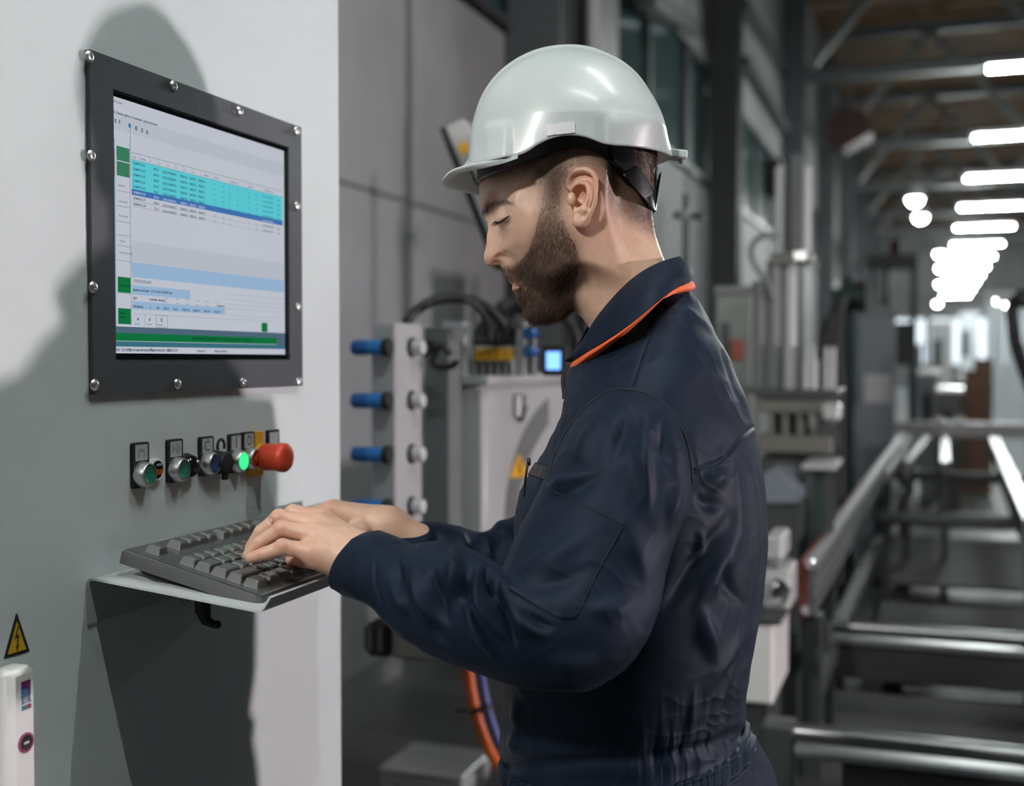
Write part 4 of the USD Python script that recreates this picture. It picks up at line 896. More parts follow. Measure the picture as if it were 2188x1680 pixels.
# low crossbars with dark strips below them, slats and floor trays between
zl = .54
for k, (py, lft) in enumerate(((1560, 1655), (1335, 1745))):
    A = on_z(lft, py, zl); x1 = A[0]+1.9
    part(cv_, 'crossbar', cyl((A[0], A[1], zl), (x1, A[1], zl), .022, 20), 'steel_bar', True)
    part(cv_, 'bar_ledge', box(A[0]-.02, x1, A[1]-.015, A[1]+.05, zl-.06, zl-.035, .006), 'rail_grey')
    part(cv_, 'dark_strip', box(A[0]+(.05 if k else .16), x1, A[1], A[1]+.02, zl-.06-(.115 if k else .46), zl-.06), 'gloss_black' if False else 'matt_black')
    part(cv_, 'bar_bracket', box(A[0]-.03, A[0]+.05, A[1]-.03, A[1]+.06, zl-.17, zl+.02, .008), 'dark_machine')
    part(cv_, 'bar_leg', box(A[0]-.02, A[0]+.06, A[1]+.0, A[1]+.07, 0, zl-.16), 'dark_machine')
for k, (z_, y0, y1) in enumerate([(.20, 3.45, 4.55), (.22, 4.75, 6.2), (.25, 6.6, 8.4)]):
    x0 = on_z(1640 if k == 0 else 1760, 1500 if k == 0 else 1230, z_)[0] if k < 1 else -.22
    part(cv_, 'drip_tray', box(x0, 1.9, y0, y1, z_-.02, z_, .006), 'tray_dark')
    part(cv_, 'tray_leg', box(1.2, 1.28, y0+.2, y0+.28, 0, z_-.02), 'dark_machine'); part(cv_, 'tray_leg', box(x0+.05, x0+.13, y0+.2, y0+.28, 0, z_-.02), 'dark_machine')
for k, y in enumerate((6.4, 8.8)):
    part(cv_, 'roller', cyl((-.24, y, .62), (1.8, y, .62), .035, 16), 'dark_machine', True)
part(cv_, 'rail_post', box(RA[0]-.03, RA[0]+.03, RA[1]+.02, RA[1]+.1, 0, zt_-.16), 'dark_machine'); part(cv_, 'rail_post', box(RB[0]-.03, RB[0]+.03, RB[1]-.4, RB[1]-.3, 0, zt_-.16), 'dark_machine')
part(cv_, 'rail_post', box((RA[0]+RB[0])/2-.03, (RA[0]+RB[0])/2+.03, (RA[1]+RB[1])/2, (RA[1]+RB[1])/2+.07, 0, zt_-.16), 'dark_machine')
part(cv_, 'side_beam', hull([p+np.array([dx, 0, dz]) for p in (RA+np.array([.0, .1, 0]), RB) for dx in (-.02, .03) for dz in (-.42, -.36)]), 'dark_machine')
# boxes just right of the worker's back
YW = 3.1
t = thing('white_control_box', 'white sheet metal box behind the hip of the worker, beside the conveyor', 'box', (on_y(1640, 1400, YW)[0], YW+.15, 0))
a, b = on_y(1560, 1330, YW), on_y(1652, 1508, YW); xw1 = b[0]; part(t, 'body', box(a[0], b[0], YW, YW+.35, b[2], a[2], .006), 'white_plastic'); part(t, 'base', box(a[0]+.02, b[0]-.02, YW+.03, YW+.32, 0, b[2]+.002), 'dark_machine')
part(t, 'top_tray', box(a[0]-.01, b[0]+.02, YW-.01, YW+.37, a[2]+.002, a[2]+.02, .004), 'dark_machine')
t = thing('gearbox', 'grey gearbox with a round chrome flange behind the back of the worker', 'gearbox', (on_y(1655, 1200, YW+.1)[0], YW+.2, a[2]+.02))
zb0 = a[2]+.02
for px0, px1, py0, py1, mat, nm_ in ((1630, 1688, 1215, 1312, 'light_enamel', 'body'), (1634, 1672, 1145, 1200, 'light_enamel', 'top_unit'), (1638, 1668, 1195, 1220, 'grey_enamel', 'neck')):
    p, q_ = on_y(px0, py0, YW+.1), on_y(px1, py1, YW+.1); part(t, nm_, box(p[0], q_[0], YW+.1, YW+.28, max(q_[2], zb0), p[2], .008), mat)
p = on_y(1660, 1262, YW+.1); part(t, 'flange', lathe([(.035, 0), (.035, .012), (.020, .014), (.020, .03), (.012, .032)], p, (0, -1, 0), 24), 'chrome', 40); part(t, 'port', cyl(p+np.array([.0, -.033, 0]), p+np.array([0, -.030, 0]), .012, 16), 'matt_black')
t = thing('grey_bench', 'grey sloped machine cover low between the worker and the conveyor rail', 'machine', (on_y(1690, 1030, 3.9)[0], 4.0, 0))
p = [on_y(x, y, 3.9) for x, y in ((1632, 1012), (1650, 1008), (1705, 1056), (1705, 1075), (1632, 1075))]; part(t, 'cover', hull(np.vstack([[v_, v_+np.array([0, .4, 0])] for v_ in p])), 'bluegrey_enamel')
part(t, 'body', box(p[4][0], p[3][0], 3.92, 4.28, 0, p[4][2]+.002), 'dark_machine')
t = thing('parts_rack', 'small dark rack with a pale top plate beside the conveyor rail', 'rack', (on_y(1745, 1050, 4.1)[0], 4.15, 0))
part(t, 'top_plate', xb_(1712, 1786, 992, 1006, 4.1, .3, .003), 'light_enamel'); p, q_ = on_y(1720, 1006, 4.12), on_y(1782, 1006, 4.12)
for xx in (p[0], q_[0]-.03): part(t, 'upright', box(xx, xx+.03, 4.13, 4.16, 0, p[2]), 'dark_machine')
part(t, 'bin', box(p[0]+.02, q_[0]-.02, 4.15, 4.38, .75, p[2]-.01), 'teal_dark'); part(t, 'shelf_plate', box(p[0], q_[0], 4.13, 4.38, .70, .745), 'dark_machine')
# ================================================================ the worker
HD = 1.375                                        # depth of the head's plane of symmetry
HO = un(1220, 400, HD)
def lo(px, py, c=0.0):
    """Head coordinates (right, up, towards the camera), metres, of what shows at a pixel while lying c nearer than the plane of symmetry."""
    d = HD-c; return np.array([((px-CX)*d-(1220-CX)*HD)/FPX, ((CY-py)*d-(CY-400)*HD)/FPX, c])
def head_world(L): L = np.asarray(L); return HO + L[..., 0:1]*RIGHT + L[..., 1:2]*UP - L[..., 2:3]*FWD
def to_px(L):
    d = HD-L[..., 2]; return (L[..., 0]*FPX+(1220-CX)*HD)/d+CX, CY-(L[..., 1]*FPX+(CY-400)*HD)/d

# outline of head and neck: pixel, edge radius in mm
OUT = [(1030, 378, 60), (1026, 392, 55), (1024, 410, 50), (1024.5, 428, 40), (1027, 441, 30), (1031, 451, 18), (1036, 461, 10), (1040, 470, 7.5), (1043, 481, 7), (1042.5, 492, 7), (1040.5, 503, 7.5), (1039, 520, 8), (1037, 534, 9.5), (1034.5, 545, 11), (1034.5, 554, 11),
       (1038, 562, 10), (1044, 568, 9), (1052, 570, 8), (1060, 569, 8), (1068, 567, 10), (1072, 571, 16), (1074, 579, 18), (1078, 588, 18), (1084, 596, 16), (1087.5, 602, 13), (1091, 606.5, 11), (1095.5, 609, 12), (1098, 613, 13), (1098.5, 620, 13), (1101, 627, 16), (1106, 634, 20), (1113, 641, 22), (1120, 651, 22), (1124, 665, 22), (1128, 676, 22),
       (1138, 683, 22), (1152, 686, 24), (1172, 686, 24), (1192, 681, 24), (1207, 674, 26), (1220, 664, 34), (1232, 668, 42), (1248, 684, 48), (1260, 702, 50), (1276, 740, 55), (1290, 790, 60), (1490, 790, 60), (1470, 700, 60), (1445, 620, 55), (1422, 562, 55), (1411, 536, 55), (1404, 514, 55), (1398, 490, 52), (1395, 468, 50), (1394, 450, 50),
       (1397, 430, 55), (1400, 400, 60), (1400, 360, 65), (1399, 330, 65), (1390, 280, 70), (1360, 228, 75), (1310, 190, 80), (1240, 174, 80), (1170, 184, 80), (1110, 218, 75), (1065, 272, 70), (1042, 330, 65)]
# half widths in mm seen at interior pixels
TW = [(1060, 378, 46), (1100, 350, 63), (1150, 330, 71), (1220, 300, 77), (1300, 300, 77), (1370, 320, 62), (1220, 225, 62), (1300, 230, 60), (1130, 260, 58),
      (1050, 405, 36), (1075, 410, 52), (1110, 430, 65), (1150, 425, 69), (1200, 430, 73), (1240, 430, 75), (1300, 430, 73), (1350, 420, 61), (1380, 440, 46),
      (1037, 440, 20), (1046, 437, 34), (1060, 434, 47), (1078, 438, 58), (1094, 448, 61.5),
      (1046, 466, 10.5), (1052, 468, 15.5), (1058, 466, 22), (1064, 456, 33), (1070, 452, 40), (1083, 452, 51), (1070, 466, 32), (1078, 466, 41.5), (1086, 466, 49), (1096, 464, 57), (1066, 476, 27), (1076, 480, 38.5), (1088, 480, 48.5),
      (1048, 482, 8), (1054, 490, 11), (1062, 492, 18), (1070, 496, 26), (1080, 496, 35), (1044, 505, 7.5), (1052, 512, 11), (1062, 514, 16), (1072, 518, 22),
      (1044, 530, 9.5), (1052, 534, 13), (1062, 538, 15.5), (1072, 538, 18), (1041, 548, 10), (1050, 551, 14), (1060, 552, 17.5), (1070, 552, 19.3), (1078, 550, 19), (1083, 546, 19.5), (1088, 544, 24), (1094, 538, 31), (1060, 563, 13), (1070, 562, 16), (1080, 560, 18.5), (1048, 562, 10), (1086, 556, 22.5),
      (1084, 508, 33), (1086, 520, 31.5), (1084, 532, 27), (1100, 486, 55), (1100, 505, 49), (1102, 522, 45), (1120, 490, 63), (1150, 480, 69), (1120, 520, 55.5), (1150, 525, 62), (1180, 510, 70), (1215, 500, 73), (1245, 490, 74),
      (1082, 576, 16), (1094, 572, 24), (1108, 562, 35), (1130, 560, 46), (1088, 590, 14.5), (1100, 590, 22), (1096, 603, 12), (1104, 607, 17), (1113, 609, 24), (1103, 617, 15), (1110, 624, 18), (1124, 610, 32),
      (1115, 640, 15), (1128, 650, 21), (1134, 668, 21), (1150, 640, 36), (1152, 672, 29), (1150, 605, 46), (1172, 600, 54), (1172, 650, 43), (1192, 665, 42), (1200, 600, 60), (1200, 635, 54), (1215, 655, 47), (1225, 590, 64), (1232, 545, 69.5), (1170, 560, 59),
      (1250, 600, 62), (1240, 640, 50), (1255, 650, 50), (1300, 640, 60), (1300, 560, 64), (1350, 560, 59), (1350, 500, 62), (1380, 540, 46), (1385, 500, 42), (1300, 500, 67), (1330, 640, 64), (1400, 640, 60), (1340, 720, 66), (1400, 720, 68), (1290, 720, 55)]
HS = .0014
outL = np.array([lo(x, y)[:2] for x, y, r in OUT])
# resample the outline smoothly
per = np.vstack([outL, outL[:1]]); ss = np.r_[0, np.cumsum(np.linalg.norm(np.diff(per, axis=0), axis=1))]
cs = CubicSpline(ss, per, bc_type='periodic'); u_ = np.linspace(0, ss[-1], 1200, endpoint=False)
ring_ = cs(u_); rad_ = np.interp(u_, ss, np.r_[[r for *_, r in OUT], OUT[0][2]])*.001
poly_ = Polygon(ring_).buffer(0)
A0, A1, Bl, Bh = ring_[:, 0].min()-.006, ring_[:, 0].max()+.006, ring_[:, 1].min()-.006, ring_[:, 1].max()+.006
ga = np.arange(A0, A1, HS); gb = np.arange(Bl, Bh, HS); GA, GB = np.meshgrid(ga, gb, indexing='ij')
inside = shapely.contains_xy(poly_, GA.ravel(), GB.ravel()).reshape(GA.shape)
kd = cKDTree(ring_); dist, near = kd.query(np.stack([GA.ravel(), GB.ravel()], 1)); dist = dist.reshape(GA.shape)
kk = kd.query(np.stack([GA.ravel(), GB.ravel()], 1), k=24)[1]
RR = gaussian_filter(rad_[near].reshape(GA.shape), 2)
tp = np.array([lo(x, y, w*.001) for x, y, w in TW])
TT = RBFInterpolator(tp[:, :2], tp[:, 2], kernel='thin_plate_spline', smoothing=1e-7)(np.stack([GA.ravel(), GB.ravel()], 1)).reshape(GA.shape)
TT = np.clip(TT, .004, .085)
RR = np.minimum(RR, .050); d_ = np.minimum(dist, RR); ED = np.sqrt(np.maximum(2*RR*d_-d_*d_, 0))
ED = np.where(dist >= RR, ED + (dist-RR)*2.2, ED)
wb_ = np.clip((dist-.010)/.018, 0, 1); ED = ED*(1-wb_)+gaussian_filter(ED, 7)*wb_
WW = np.where(inside, smin(TT, ED, .006), -dist)
WW = np.where(inside, np.maximum(WW, np.minimum(dist*.8, .002)), WW)
WW = np.where(inside, gaussian_filter(WW, 1.0), WW)
gx, gy = np.gradient(WW, HS); SL = np.sqrt(1+np.minimum(gx*gx+gy*gy, 30.0))
gc = np.arange(-.112, .112, HS)
C3 = gc[None, None, :]
FH = (np.abs(C3) - WW[..., None])/SL[..., None]
P3 = np.empty(FH.shape+(3,), np.float32); P3[..., 0] = GA[..., None]; P3[..., 1] = GB[..., None]; P3[..., 2] = np.abs(C3)
def local_op(center, rad, fn):
    """Applies fn(points, values) inside a box around a point given in head coordinates (both sides of the face)."""
    global FH
    ia = slice(max(0, int((center[0]-rad-A0)/HS)), int((center[0]+rad-A0)/HS)+2); ib = slice(max(0, int((center[1]-rad-Bl)/HS)), int((center[1]+rad-Bl)/HS)+2)
    FH[ia, ib] = fn(P3[ia, ib], FH[ia, ib])
def ell(P, c, r): 
    q = (P-c)/np.asarray(r); k0 = np.linalg.norm(q, axis=-1); return (k0-1)*min(r)
def caps(P, pts, r):
    out = None
    for a, b, ra, rb in zip(pts[:-1], pts[1:], r[:-1], r[1:]):
        d = sd_cone(P, a, b, ra, rb); out = d if out is None else np.minimum(out, d)
    return out
mm = .001
# eye: lid dome, crease, slit
ec = lo(1081, 468, .0300)
local_op(ec, .04, lambda P, F: smin(F, np.linalg.norm(P-ec, axis=-1)-.0116, .005))
crease = [lo(x, y, c*mm) for x, y, c in ((1061, 462, 33), (1067, 458, 38), (1075, 454.5, 43), (1084, 452.5, 49), (1093, 452, 56))]
local_op(ec, .04, lambda P, F: smax(F, -caps(P, crease, [.0006, .0009, .0010, .0009, .0005]), .0012))
slit = [lo(x, y, c*mm) for x, y, c in ((1062.5, 473, 29), (1067, 474.5, 33), (1075, 473, 38.5), (1083, 468.5, 44), (1091, 461, 50))]
local_op(ec, .04, lambda P, F: smax(F, -caps(P, slit, [.0004, .0009, .0010, .0009, .0004]), .0008))
# nostril, mouth line, ala groove
no = lo(1061, 564, .0068); local_op(no, .03, lambda P, F: smax(F, -ell(P, no+np.array([0, 0, .001]), (.0055, .0036, .0036)), .002))
mo = [lo(1088, 607, 0), lo(1095, 608, .010), lo(1103, 607.5, .0165), lo(1112, 609, .0225)]
local_op(mo[2], .05, lambda P, F: smax(F, -caps(P, mo, [.0012, .0011, .0010, .0006]), .0016))
ag = [lo(1082, 538, .020), lo(1086, 547, .021), lo(1084, 558, .020), lo(1078, 565, .017)]
local_op(ag[1], .04, lambda P, F: smax(F, -caps(P, ag, [.0006, .0012, .0012, .0006]), .003))
lip = [lo(1100, 616, .002), lo(1102, 616, .010), lo(1108, 615, .017)]
local_op(lip[1], .04, lambda P, F: smin(F, caps(P, lip, [.0035, .0034, .002]), .003))
# ear
def er(px, py, c): return lo(px, py, c*mm)
hx_ = [(1217, 402, 79), (1214, 392, 79), (1221, 373, 82), (1232, 364.5, 85), (1246, 362.5, 88), (1259, 366, 91), (1268, 374, 93.5), (1273, 386, 95), (1273.5, 399, 96), (1272.5, 413, 96), (1271.5, 427, 95), (1268, 441, 93), (1262, 454, 91), (1255, 466, 88), (1247, 474, 85.5), (1238, 477, 83), (1230, 475, 81)]
helix = np.array([er(*q) for q in hx_]); helix = spline(helix, 34)
hr_ = np.interp(np.linspace(0, 1, 34), [0, .12, .25, .4, .55, .75, .9, 1], [.0035, .0045, .0040, .0036, .0026, .0024, .0030, .0036])
ah_ = [(1229, 403, 82), (1240, 396, 86), (1251, 392, 88.5), (1257, 401, 89.5), (1259, 413, 90.5), (1256, 428, 90), (1249, 440, 88.5), (1240, 447, 86.5), (1230, 451, 84)]
anti = spline(np.array([er(*q) for q in ah_]), 24)
ar_ = np.interp(np.linspace(0, 1, 24), [0, .25, .5, .8, 1], [.0018, .0030, .0034, .0032, .0022])
earc = er(1243, 420, 85)
epoly = Polygon(np.array([lo(x, y, c*mm)[:2] for x, y, c in hx_]))
def ear_op(P, F):
    a, b, c = P[..., 0], P[..., 1], P[..., 2]
    kd2 = cKDTree(np.array(epoly.exterior.coords)[:, :2])
    q = P[:, :, 0, :2].reshape(-1, 2).astype(float)
    ins = shapely.contains_xy(epoly, q[:, 0], q[:, 1]); dd = kd2.query(q)[0]; dd = np.where(ins, -dd, dd).reshape(P.shape[:2])
    # bowl: the back plate runs from the head up to the rim
    e0 = lo(1215, 420, .079); slope = .27
    zc = .0775 + (a-e0[0])*slope
    bowl = np.maximum(np.abs(c-zc)-.0024, dd[..., None])
    # conchal hollow pushed in
    ch = np.array(lo(1239, 421, .0815))
    E = smin(bowl, caps(P, helix, hr_), .003)
    E = smin(E, caps(P, anti, ar_), .004)
    lob = lo(1243, 466, .0845)
    E = smin(E, ell(P, lob, (.0095, .0105, .0042)), .004)
    at_ = lo(1250, 449, .0895); E = smin(E, np.linalg.norm(P-at_, axis=-1)-.0036, .004)
    back = np.maximum(np.maximum(dd[..., None]+.003, c-zc), .070-c)         # flesh between the head and the bowl
    back = np.maximum(back, (a-lo(1262, 420, .09)[0]))
    E = smin(E, back, .004)
    G = smin(F, E, .004)
    G = smax(G, -ell(P, ch, (.0096, .0122, .0115)), .0022)
    cy_ = lo(1240, 402, .084); G = smax(G, -ell(P, cy_, (.0068, .0036, .0055)), .0015)
    sc = [lo(x, y, c_*mm) for x, y, c_ in ((1234, 382, 88), (1246, 376, 90.5), (1258, 380, 93), (1265, 392, 95), (1266, 408, 95.5), (1263, 424, 95))]
    G = smax(G, -caps(P, sc, [.0036, .0042, .0038, .0028, .0024, .0018]), .0018)
    tr = lo(1221, 426, .0845); G = smin(G, ell(P, tr, (.0052, .0080, .0046)), .0035)
    ca = lo(1229, 428, .079); G = smax(G, -np.linalg.norm(P-ca, axis=-1)+.0036, .0015)
    return G
local_op(earc, .048, ear_op)
hm = surface_nets(FH.astype(np.float64), (A0, Bl, gc[0]), HS)
v0 = hm.vertices.copy(); trimesh.smoothing.filter_taubin(hm, .5, .53, 6)
dv = hm.vertices-v0; l = np.linalg.norm(dv, axis=1, keepdims=True); hm.vertices = v0+dv*np.minimum(1, .002/np.maximum(l, 1e-9))
headL = np.array(hm.vertices)
head = trimesh.Trimesh(head_world(headL), hm.faces, process=False)
if head.volume < 0: head.invert()
del P3, FH

# ---------------------------------------------------------------- hands
def hand_mesh(J, palm, fore, res=.0017, extra=()):
    """J: five fingers, each a list of (point, radius); palm: list of (a, b, ra, rb); fore: cones of wrist and forearm."""
    allp = np.array([p for f in J for p, r in f] + [q for s in palm+fore for q in s[:2]]); lo_, hi_ = allp.min(0)-.03, allp.max(0)+.03
    g = [np.arange(lo_[k], hi_[k], res) for k in range(3)]
    P = np.stack(np.meshgrid(*g, indexing='ij'), -1)
    B = None
    for a, b, ra, rb in palm: d = sd_cone(P, a, b, ra, rb); B = d if B is None else smin(B, d, .012)
    for a, b, ra, rb in fore: d = sd_cone(P, a, b, ra, rb); B = smin(B, d, .014)
    FG = None
    for f in J:
        D = None
        for (p, r), (q, s) in zip(f[:-1], f[1:]):
            d = sd_cone(P, p, q, r, s); D = d if D is None else smin(D, d, .0022)
        B = smin(B, D, .005) if True else B
    for c, r, k in extra: B = smin(B, np.linalg.norm(P-np.asarray(c), axis=-1)-r, k)
    mesh = surface_nets(B, lo_, res); v0 = mesh.vertices.copy(); trimesh.smoothing.filter_taubin(mesh, .5, .53, 5)
    dv = mesh.vertices-v0; l = np.linalg.norm(dv, axis=1, keepdims=True); mesh.vertices = v0+dv*np.minimum(1, 1.5*res/np.maximum(l, 1e-9))
    if mesh.volume < 0: mesh.invert()
    return mesh
def q3(px, py, d): return un(px, py, d)
# left hand (near): joints as pixel and depth
LW = q3(748, 1190, 1.262)
lit = [(q3(664, 1178, 1.247), .0098), (q3(604, 1170, 1.243), .0082), (q3(566, 1183, 1.243), .0070), (q3(535, 1192, 1.244), .0058)]
rng_ = [(q3(676, 1142, 1.262), .0105), (q3(602, 1131, 1.262), .0090), (q3(556, 1160, 1.264), .0076), (q3(530, 1187, 1.264), .0062)]
mid_ = [(q3(685, 1120, 1.283), .0108), (q3(596, 1108, 1.284), .0092), (q3(558, 1137, 1.287), .0078), (q3(534, 1172, 1.288), .0063)]
ind_ = [(q3(692, 1110, 1.306), .0105), (q3(626, 1095, 1.310), .0090), (q3(585, 1122, 1.314), .0076), (q3(563, 1152, 1.316), .0062)]
thb = [(q3(725, 1195, 1.292), .0125), (q3(690, 1200, 1.305), .0110), (q3(648, 1196, 1.315), .0092), (q3(622, 1196, 1.322), .0070)]
palmL = [(LW, lit[0][0], .0200, .0120), (LW+np.array([0, .006, .002]), rng_[0][0], .0205, .0125), (LW+np.array([0, .012, .003]), mid_[0][0], .0205, .0125), (LW+np.array([0, .016, .002]), ind_[0][0], .0200, .0120),
         (q3(735, 1208, 1.255), q3(680, 1192, 1.250), .0155, .0125)]
foreL = [(LW, q3(800, 1215, 1.245), .0215, .0245), (LW+np.array([0, .012, 0]), q3(800, 1212, 1.262), .0205, .0245)]
handL = hand_mesh([lit, rng_, mid_, ind_, thb], palmL, foreL, extra=[(q3(602, 1127, 1.261), .0082, .004), (q3(597, 1104, 1.283), .0084, .004), (q3(603, 1166, 1.242), .0075, .004)])
# right hand (behind)
RW = q3(822, 1124, 1.462)
ind2 = [(q3(706, 1091, 1.452), .0105), (q3(655, 1108, 1.440), .0090), (q3(628, 1140, 1.436), .0076), (q3(614, 1166, 1.434), .0062)]
mid2 = [(q3(712, 1088, 1.472), .0108), (q3(664, 1100, 1.466), .0092), (q3(634, 1128, 1.464), .0078), (q3(618, 1154, 1.462), .0063)]
rng2 = [(q3(722, 1091, 1.492), .0104), (q3(676, 1102, 1.490), .0088), (q3(648, 1126, 1.490), .0074), (q3(634, 1150, 1.490), .0061)]
lit2 = [(q3(735, 1098, 1.510), .0096), (q3(698, 1108, 1.514), .0080), (q3(674, 1126, 1.516), .0068), (q3(660, 1144, 1.517), .0056)]
thb2 = [(q3(770, 1135, 1.440), .0125), (q3(718, 1146, 1.420), .0108), (q3(676, 1156, 1.410), .0092), (q3(648, 1166, 1.406), .0070)]
palmR = [(RW, ind2[0][0], .0195, .0120), (RW+np.array([0, .008, 0]), mid2[0][0], .0195, .0122), (RW+np.array([0, .016, 0]), rng2[0][0], .0190, .0120), (RW+np.array([0, .022, -.002]), lit2[0][0], .0185, .0110)]
foreR = [(RW, q3(900, 1165, 1.478), .0205, .0260)]
handR = hand_mesh([ind2, mid2, rng2, lit2, thb2], palmR, foreR)
# nails of the near hand and what the coverall hides: trunk, arms and legs
def hullb(a, b, ra, rb, n=14):
    s = trimesh.creation.icosphere(2, 1.0).vertices
    return mf.Manifold.hull_points(np.vstack([s*ra+a, s*rb+b]))
def W3(x, y, z): return np.array([x, y, z])
BX = -.292; BY = 1.345
inner = [hullb(W3(BX, BY, 1.00), W3(BX, BY, 1.28), .070, .070), hullb(W3(BX, BY-.07, 1.00), W3(BX-.005, BY-.07, 1.28), .060, .065), hullb(W3(BX, BY+.07, 1.00), W3(BX-.005, BY+.07, 1.28), .060, .065),
         hullb(W3(BX-.01, BY, 1.28), un(1372, 700, 1.375), .07, .045),
         hullb(W3(BX, BY-.08, .96), W3(BX+.01, BY-.10, .52), .060, .050), hullb(W3(BX, BY+.08, .96), W3(BX+.01, BY+.10, .52), .060, .050),
         hullb(W3(BX+.01, BY-.10, .52), W3(BX+.02, BY-.105, .10), .050, .032), hullb(W3(BX+.01, BY+.10, .52), W3(BX+.02, BY+.105, .10), .050, .032),
         hullb(W3(BX+.02, BY-.105, .06), W3(BX-.12, BY-.105, .045), .030, .025), hullb(W3(BX+.02, BY+.105, .06), W3(BX-.12, BY+.105, .045), .030, .025)]
shL, elL = un(1335, 985, 1.215), un(1240, 1340, 1.140)
inner += [hullb(W3(BX-.01, BY-.06, 1.30), shL, .045, .038), hullb(shL, elL, .038, .034), hullb(elL, q3(800, 1213, 1.252), .034, .022)]
shR, elR = un(1310, 960, 1.53), un(1120, 1215, 1.54)
inner += [hullb(W3(BX-.01, BY+.06, 1.30), shR, .045, .038), hullb(shR, elR, .038, .034), hullb(elR, q3(900, 1168, 1.482), .034, .024)]
U = inner[0]
for q in inner[1:]: U = U + q
U = U.refine_to_length(.03)
def to_manifold(t):
    t = t.copy(); t.merge_vertices(); return mf.Manifold(mf.Mesh(np.asarray(t.vertices, np.float32), np.asarray(t.faces, np.uint32)))
parts_ok = True
for t in (head, handL, handR):
    k = to_manifold(t)
    if k.status() == mf.Error.NoError and not k.is_empty(): U = U + k
    else: parts_ok = False; break
if parts_ok:
    q = U.to_mesh(); body = trimesh.Trimesh(q.vert_properties[:, :3], q.tri_verts, process=False)
else:
    q = U.to_mesh(); body = cat(trimesh.Trimesh(q.vert_properties[:, :3], q.tri_verts, process=False), head, handL, handR)
print('body one piece', parts_ok, len(body.faces))

# skin: colour per vertex (red ears, knuckles and lips, stubble), fine pores
MATS['skin'] = usdkit.material(stage, '/World/Looks/skin', {
    'at': ('attribute', {'attribute': 'tint'}), 'tc': ('texture_coordinate', {}),
    'n': ('noise_texture', {'scale': 90.0, 'detail': 4.0, 'roughness': .65}), 'rr': ('rgb_ramp', {'ramp': [(.3, (.92, .88, .87)), (.7, (1.06, 1.04, 1.03))]}),
    'mx': ('mix', {'mix_type': 'multiply', 'fac': 1.0}),
    'n2': ('noise_texture', {'scale': 900.0, 'detail': 3.0}), 'b': ('bump', {'strength': .22, 'distance': .0005}),
    'p': ('principled_bsdf', {'roughness': .45, 'subsurface_weight': .15, 'subsurface_radius': (1.0, .35, .2), 'subsurface_scale': .006, 'specular_ior_level': .48})},
    [('tc.object', 'n.vector'), ('n.fac', 'rr.fac'), ('at.color', 'mx.color1'), ('rr.color', 'mx.color2'), ('mx.color', 'p.base_color'), ('tc.object', 'n2.vector'), ('n2.fac', 'b.height'), ('b.normal', 'p.normal')], surface='p.BSDF')
BP = thing('person', 'bearded person in a dark navy coverall and white hard hat typing at the cabinet keyboard', 'person', (BX, BY, 0))
bpath = part(BP, 'body', body, 'skin', True)
bv = np.asarray(body.vertices); px_, py_, pd_ = proj(bv)
skin = np.array([.60, .40, .295]); T_ = np.repeat(skin[None], len(bv), 0)
def blend(mask, col): 
    global T_
    T_ = T_*(1-mask[:, None]) + np.asarray(col)*mask[:, None]
def spot(px, py, r, d=None): return np.exp(-(((px_-px)**2+(py_-py)**2)/r**2))
isH = (py_ < 760)
red = np.array([.55, .27, .20])
for x, y, r, k in ((1255, 400, 34, .55), (1262, 372, 14, .4), (1045, 552, 20, .5), (1110, 520, 40, .22), (1290, 470, 60, .3), (1240, 385, 20, .4)): blend(spot(x, y, r)*k*isH, red)
for x, y, r, k in ((602, 1128, 16, .7), (597, 1104, 16, .7), (604, 1166, 16, .75), (545, 1190, 22, .45), (560, 1182, 22, .4), (540, 1165, 30, .35), (650, 1085, 24, .5), (706, 1085, 26, .5), (640, 1170, 40, .35), (660, 1210, 40, .3)): blend(spot(x, y, r)*k*(~isH), red)
lipm = np.clip(1.4-np.hypot((px_-1101)/13, (py_-612)/13), 0, 1)*(px_ < 1116); blend(np.clip(lipm, 0, .85)*isH, (.46, .22, .19))
BEARD = Polygon([(1188, 352), (1165, 400), (1156, 440), (1148, 470), (1142, 500), (1130, 528), (1118, 548), (1104, 560), (1086, 566), (1070, 569), (1071, 582), (1083, 597), (1104, 604), (1110, 612), (1103, 626), (1106, 640), (1114, 655), (1116, 680), (1140, 700), (1190, 696), (1216, 684), (1228, 664), (1228, 610), (1237, 580), (1239, 552), (1233, 525), (1220, 500), (1203, 470), (1196, 440), (1200, 400), (1215, 372)])
SCALP = Polygon([(1060, 380), (1110, 362), (1140, 385), (1165, 400), (1196, 440), (1200, 400), (1206, 380), (1225, 352), (1255, 350), (1280, 366), (1290, 392), (1300, 420), (1330, 450), (1365, 478), (1402, 505), (1420, 440), (1420, 160), (1000, 160), (1060, 330)])
def soft(polyg, w):
    pts = np.stack([px_, py_], 1); dd = shapely.distance(polyg, shapely.points(pts)); ins = shapely.contains_xy(polyg, px_, py_); e = shapely.distance(polyg.exterior, shapely.points(pts))
    return np.clip(.5+np.where(ins, e, -dd)/w*.5, 0, 1)
hair_c = np.array([.040, .022, .014])
blend(soft(SCALP, 22)*.86*isH, hair_c*1.7); blend(soft(BEARD, 16)*.70*isH, hair_c*1.6)
blend(np.clip(soft(Polygon([(1028, 447), (1040, 432), (1060, 428), (1082, 428), (1098, 438), (1080, 437), (1056, 440), (1042, 452), (1036, 462)]), 5), 0, 1)*.5*isH, hair_c)
blend(np.clip(1.2-np.hypot((px_-1078)/17, (py_-472)/8), 0, 1)*.6*isH, (.10, .045, .035))
set_tint(bpath, T_)

